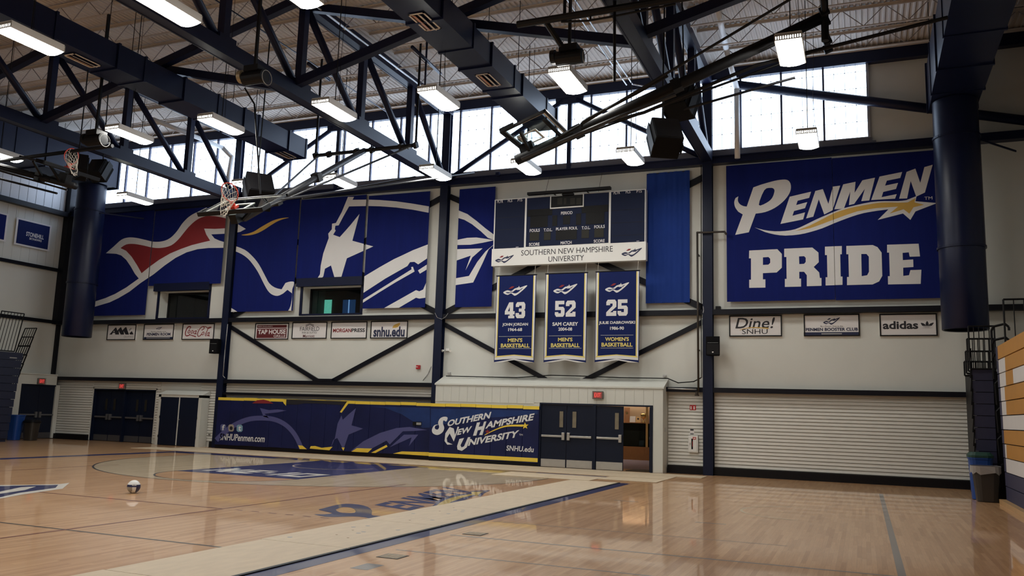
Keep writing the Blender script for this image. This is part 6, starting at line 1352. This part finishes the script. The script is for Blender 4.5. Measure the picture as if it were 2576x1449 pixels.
# ================================================================ PLYWOOD SHEETS
pn = 0
def ply(x0, y0, x1, y1, z, label, rz=0.0, thick=0.010):
    c = Vector(((x0+x1)/2,(y0+y1)/2,z)); t = tag(MB().box((x0-c.x,y0-c.y,0.0004),(x1-c.x,y1-c.y,thick)).build('plywood_sheet', 'plywood'), label, 'plywood', 'plywood sheets laid over the court'); t.location = c; t.rotation_euler.z = rz
    return t
ys = [4.15,6.59,9.03,11.47,13.92,16.36,18.98,21.42]
for k, (a, b) in enumerate(zip(ys, ys[1:])):
    t = ply(-7.08+0.02*math.sin(k*2.1), a+0.005, -5.78+0.012*math.sin(k*3.7), b-0.005, 0.003, 'plywood sheet in the row along the blue line, %s from the cross row' % ['seventh','sixth','fifth','fourth','third','second','first'][k], 0.003*math.sin(k*1.7))
    if a in (9.03, 11.47):
        for q in range(9): 
            xx, yy = random.uniform(-6.95,-5.95), random.uniform(a+0.2,b-0.2)
            MB().tube((xx,yy,0.0128), (xx,yy,0.0137), 0.035 if q % 3 else 0.018, 10).build('worn_spot', 'fur_edge' if q % 3 == 0 else 'print_grey', t)
    MB().box((-5.81, a+0.01, 0.003), (-5.755, b-0.01, 0.0138)).build('taped_edge', 'black', t)
for k, (x0, x1) in enumerate(((-9.4,-7.9),(-7.88,-6.6))): ply(x0, 21.5, x1, 23.0, 0.0035, 'plywood sheet of the cross row before the entrance, %s the sideline' % ('far side of' if k == 0 else 'across'))
ply(-6.58, 22.2, -5.0, 23.4, 0.004, 'plywood sheet at the right end of the cross row')
for k in range(8): x0 = -24.0+2.44*k-0.5; ply(x0, 23.5, x0+2.43, 24.72, 0.0035, 'plywood sheet of the front walkway row, %s counted from the closet' % ['first','second','third','fourth','fifth','sixth','seventh','eighth'][k])
for k in range(8): x0 = -23.3+2.44*k-0.5; ply(x0, 24.75, x0+2.43, 25.80, 0.0035, 'plywood sheet of the rear walkway row, %s counted from the closet' % ['first','second','third','fourth','fifth','sixth','seventh','eighth'][k])
# ================================================================ VOLLEYBALL
bc = fl(335,1240.5); r = 0.118; bx = thing('volleyball', (bc.x,bc.y,0), 'white and navy volleyball lying on the court', 'ball')
def ball_part(sel, m, name, rr):
    mb = MB(); N, Mm = 32, 18; cz = bc+Vector((0,0,r))
    for i in range(N):
        for j in range(Mm):
            a0, a1 = 2*math.pi*i/N, 2*math.pi*(i+1)/N; b0, b1 = math.pi*j/Mm, math.pi*(j+1)/Mm
            c_ = Vector((math.sin((b0+b1)/2)*math.cos((a0+a1)/2), math.sin((b0+b1)/2)*math.sin((a0+a1)/2), math.cos((b0+b1)/2)))
            if not sel(c_): continue
            mb.add([cz+Vector((math.sin(b)*math.cos(a), math.sin(b)*math.sin(a), math.cos(b)))*rr for a, b in ((a0,b0),(a1,b0),(a1,b1),(a0,b1))], [(0,3,2,1)])
    mb.build(name, m, bx, smooth=True, fix=False)
vdir = (Vector((0,0,CH))-bc).normalized(); rdir = vdir.cross(Vector((0,0,1))).normalized()
def pan(c_):
    u, v = c_.dot(-rdir), c_.z
    if -0.05 < v < 0.35: return 1
    if v <= -0.05 and u > 0.30: return 1
    if v <= -0.05 and u < -0.22: return 2
    return 0
ball_part(lambda c_: pan(c_) == 0, 'ball_white', 'white_panels', r); ball_part(lambda c_: pan(c_) == 1, 'ball_navy', 'navy_panels', r); ball_part(lambda c_: pan(c_) == 2, 'ball_grey', 'grey_panels', r)
cz = bc+Vector((0,0,r)); nn = (vdir+Vector((0,0,0.1))).normalized(); upv = (Vector((0,0,1))-nn*nn.z).normalized()
text3('lettering', 'NCAA', cz+nn*(r+0.0005)-(-rdir)*0.03+upv*0.0, (-rdir)*0.075, upv*0.026, 'ball_white', bx, 0.03)
bpy.context.view_layer.update()
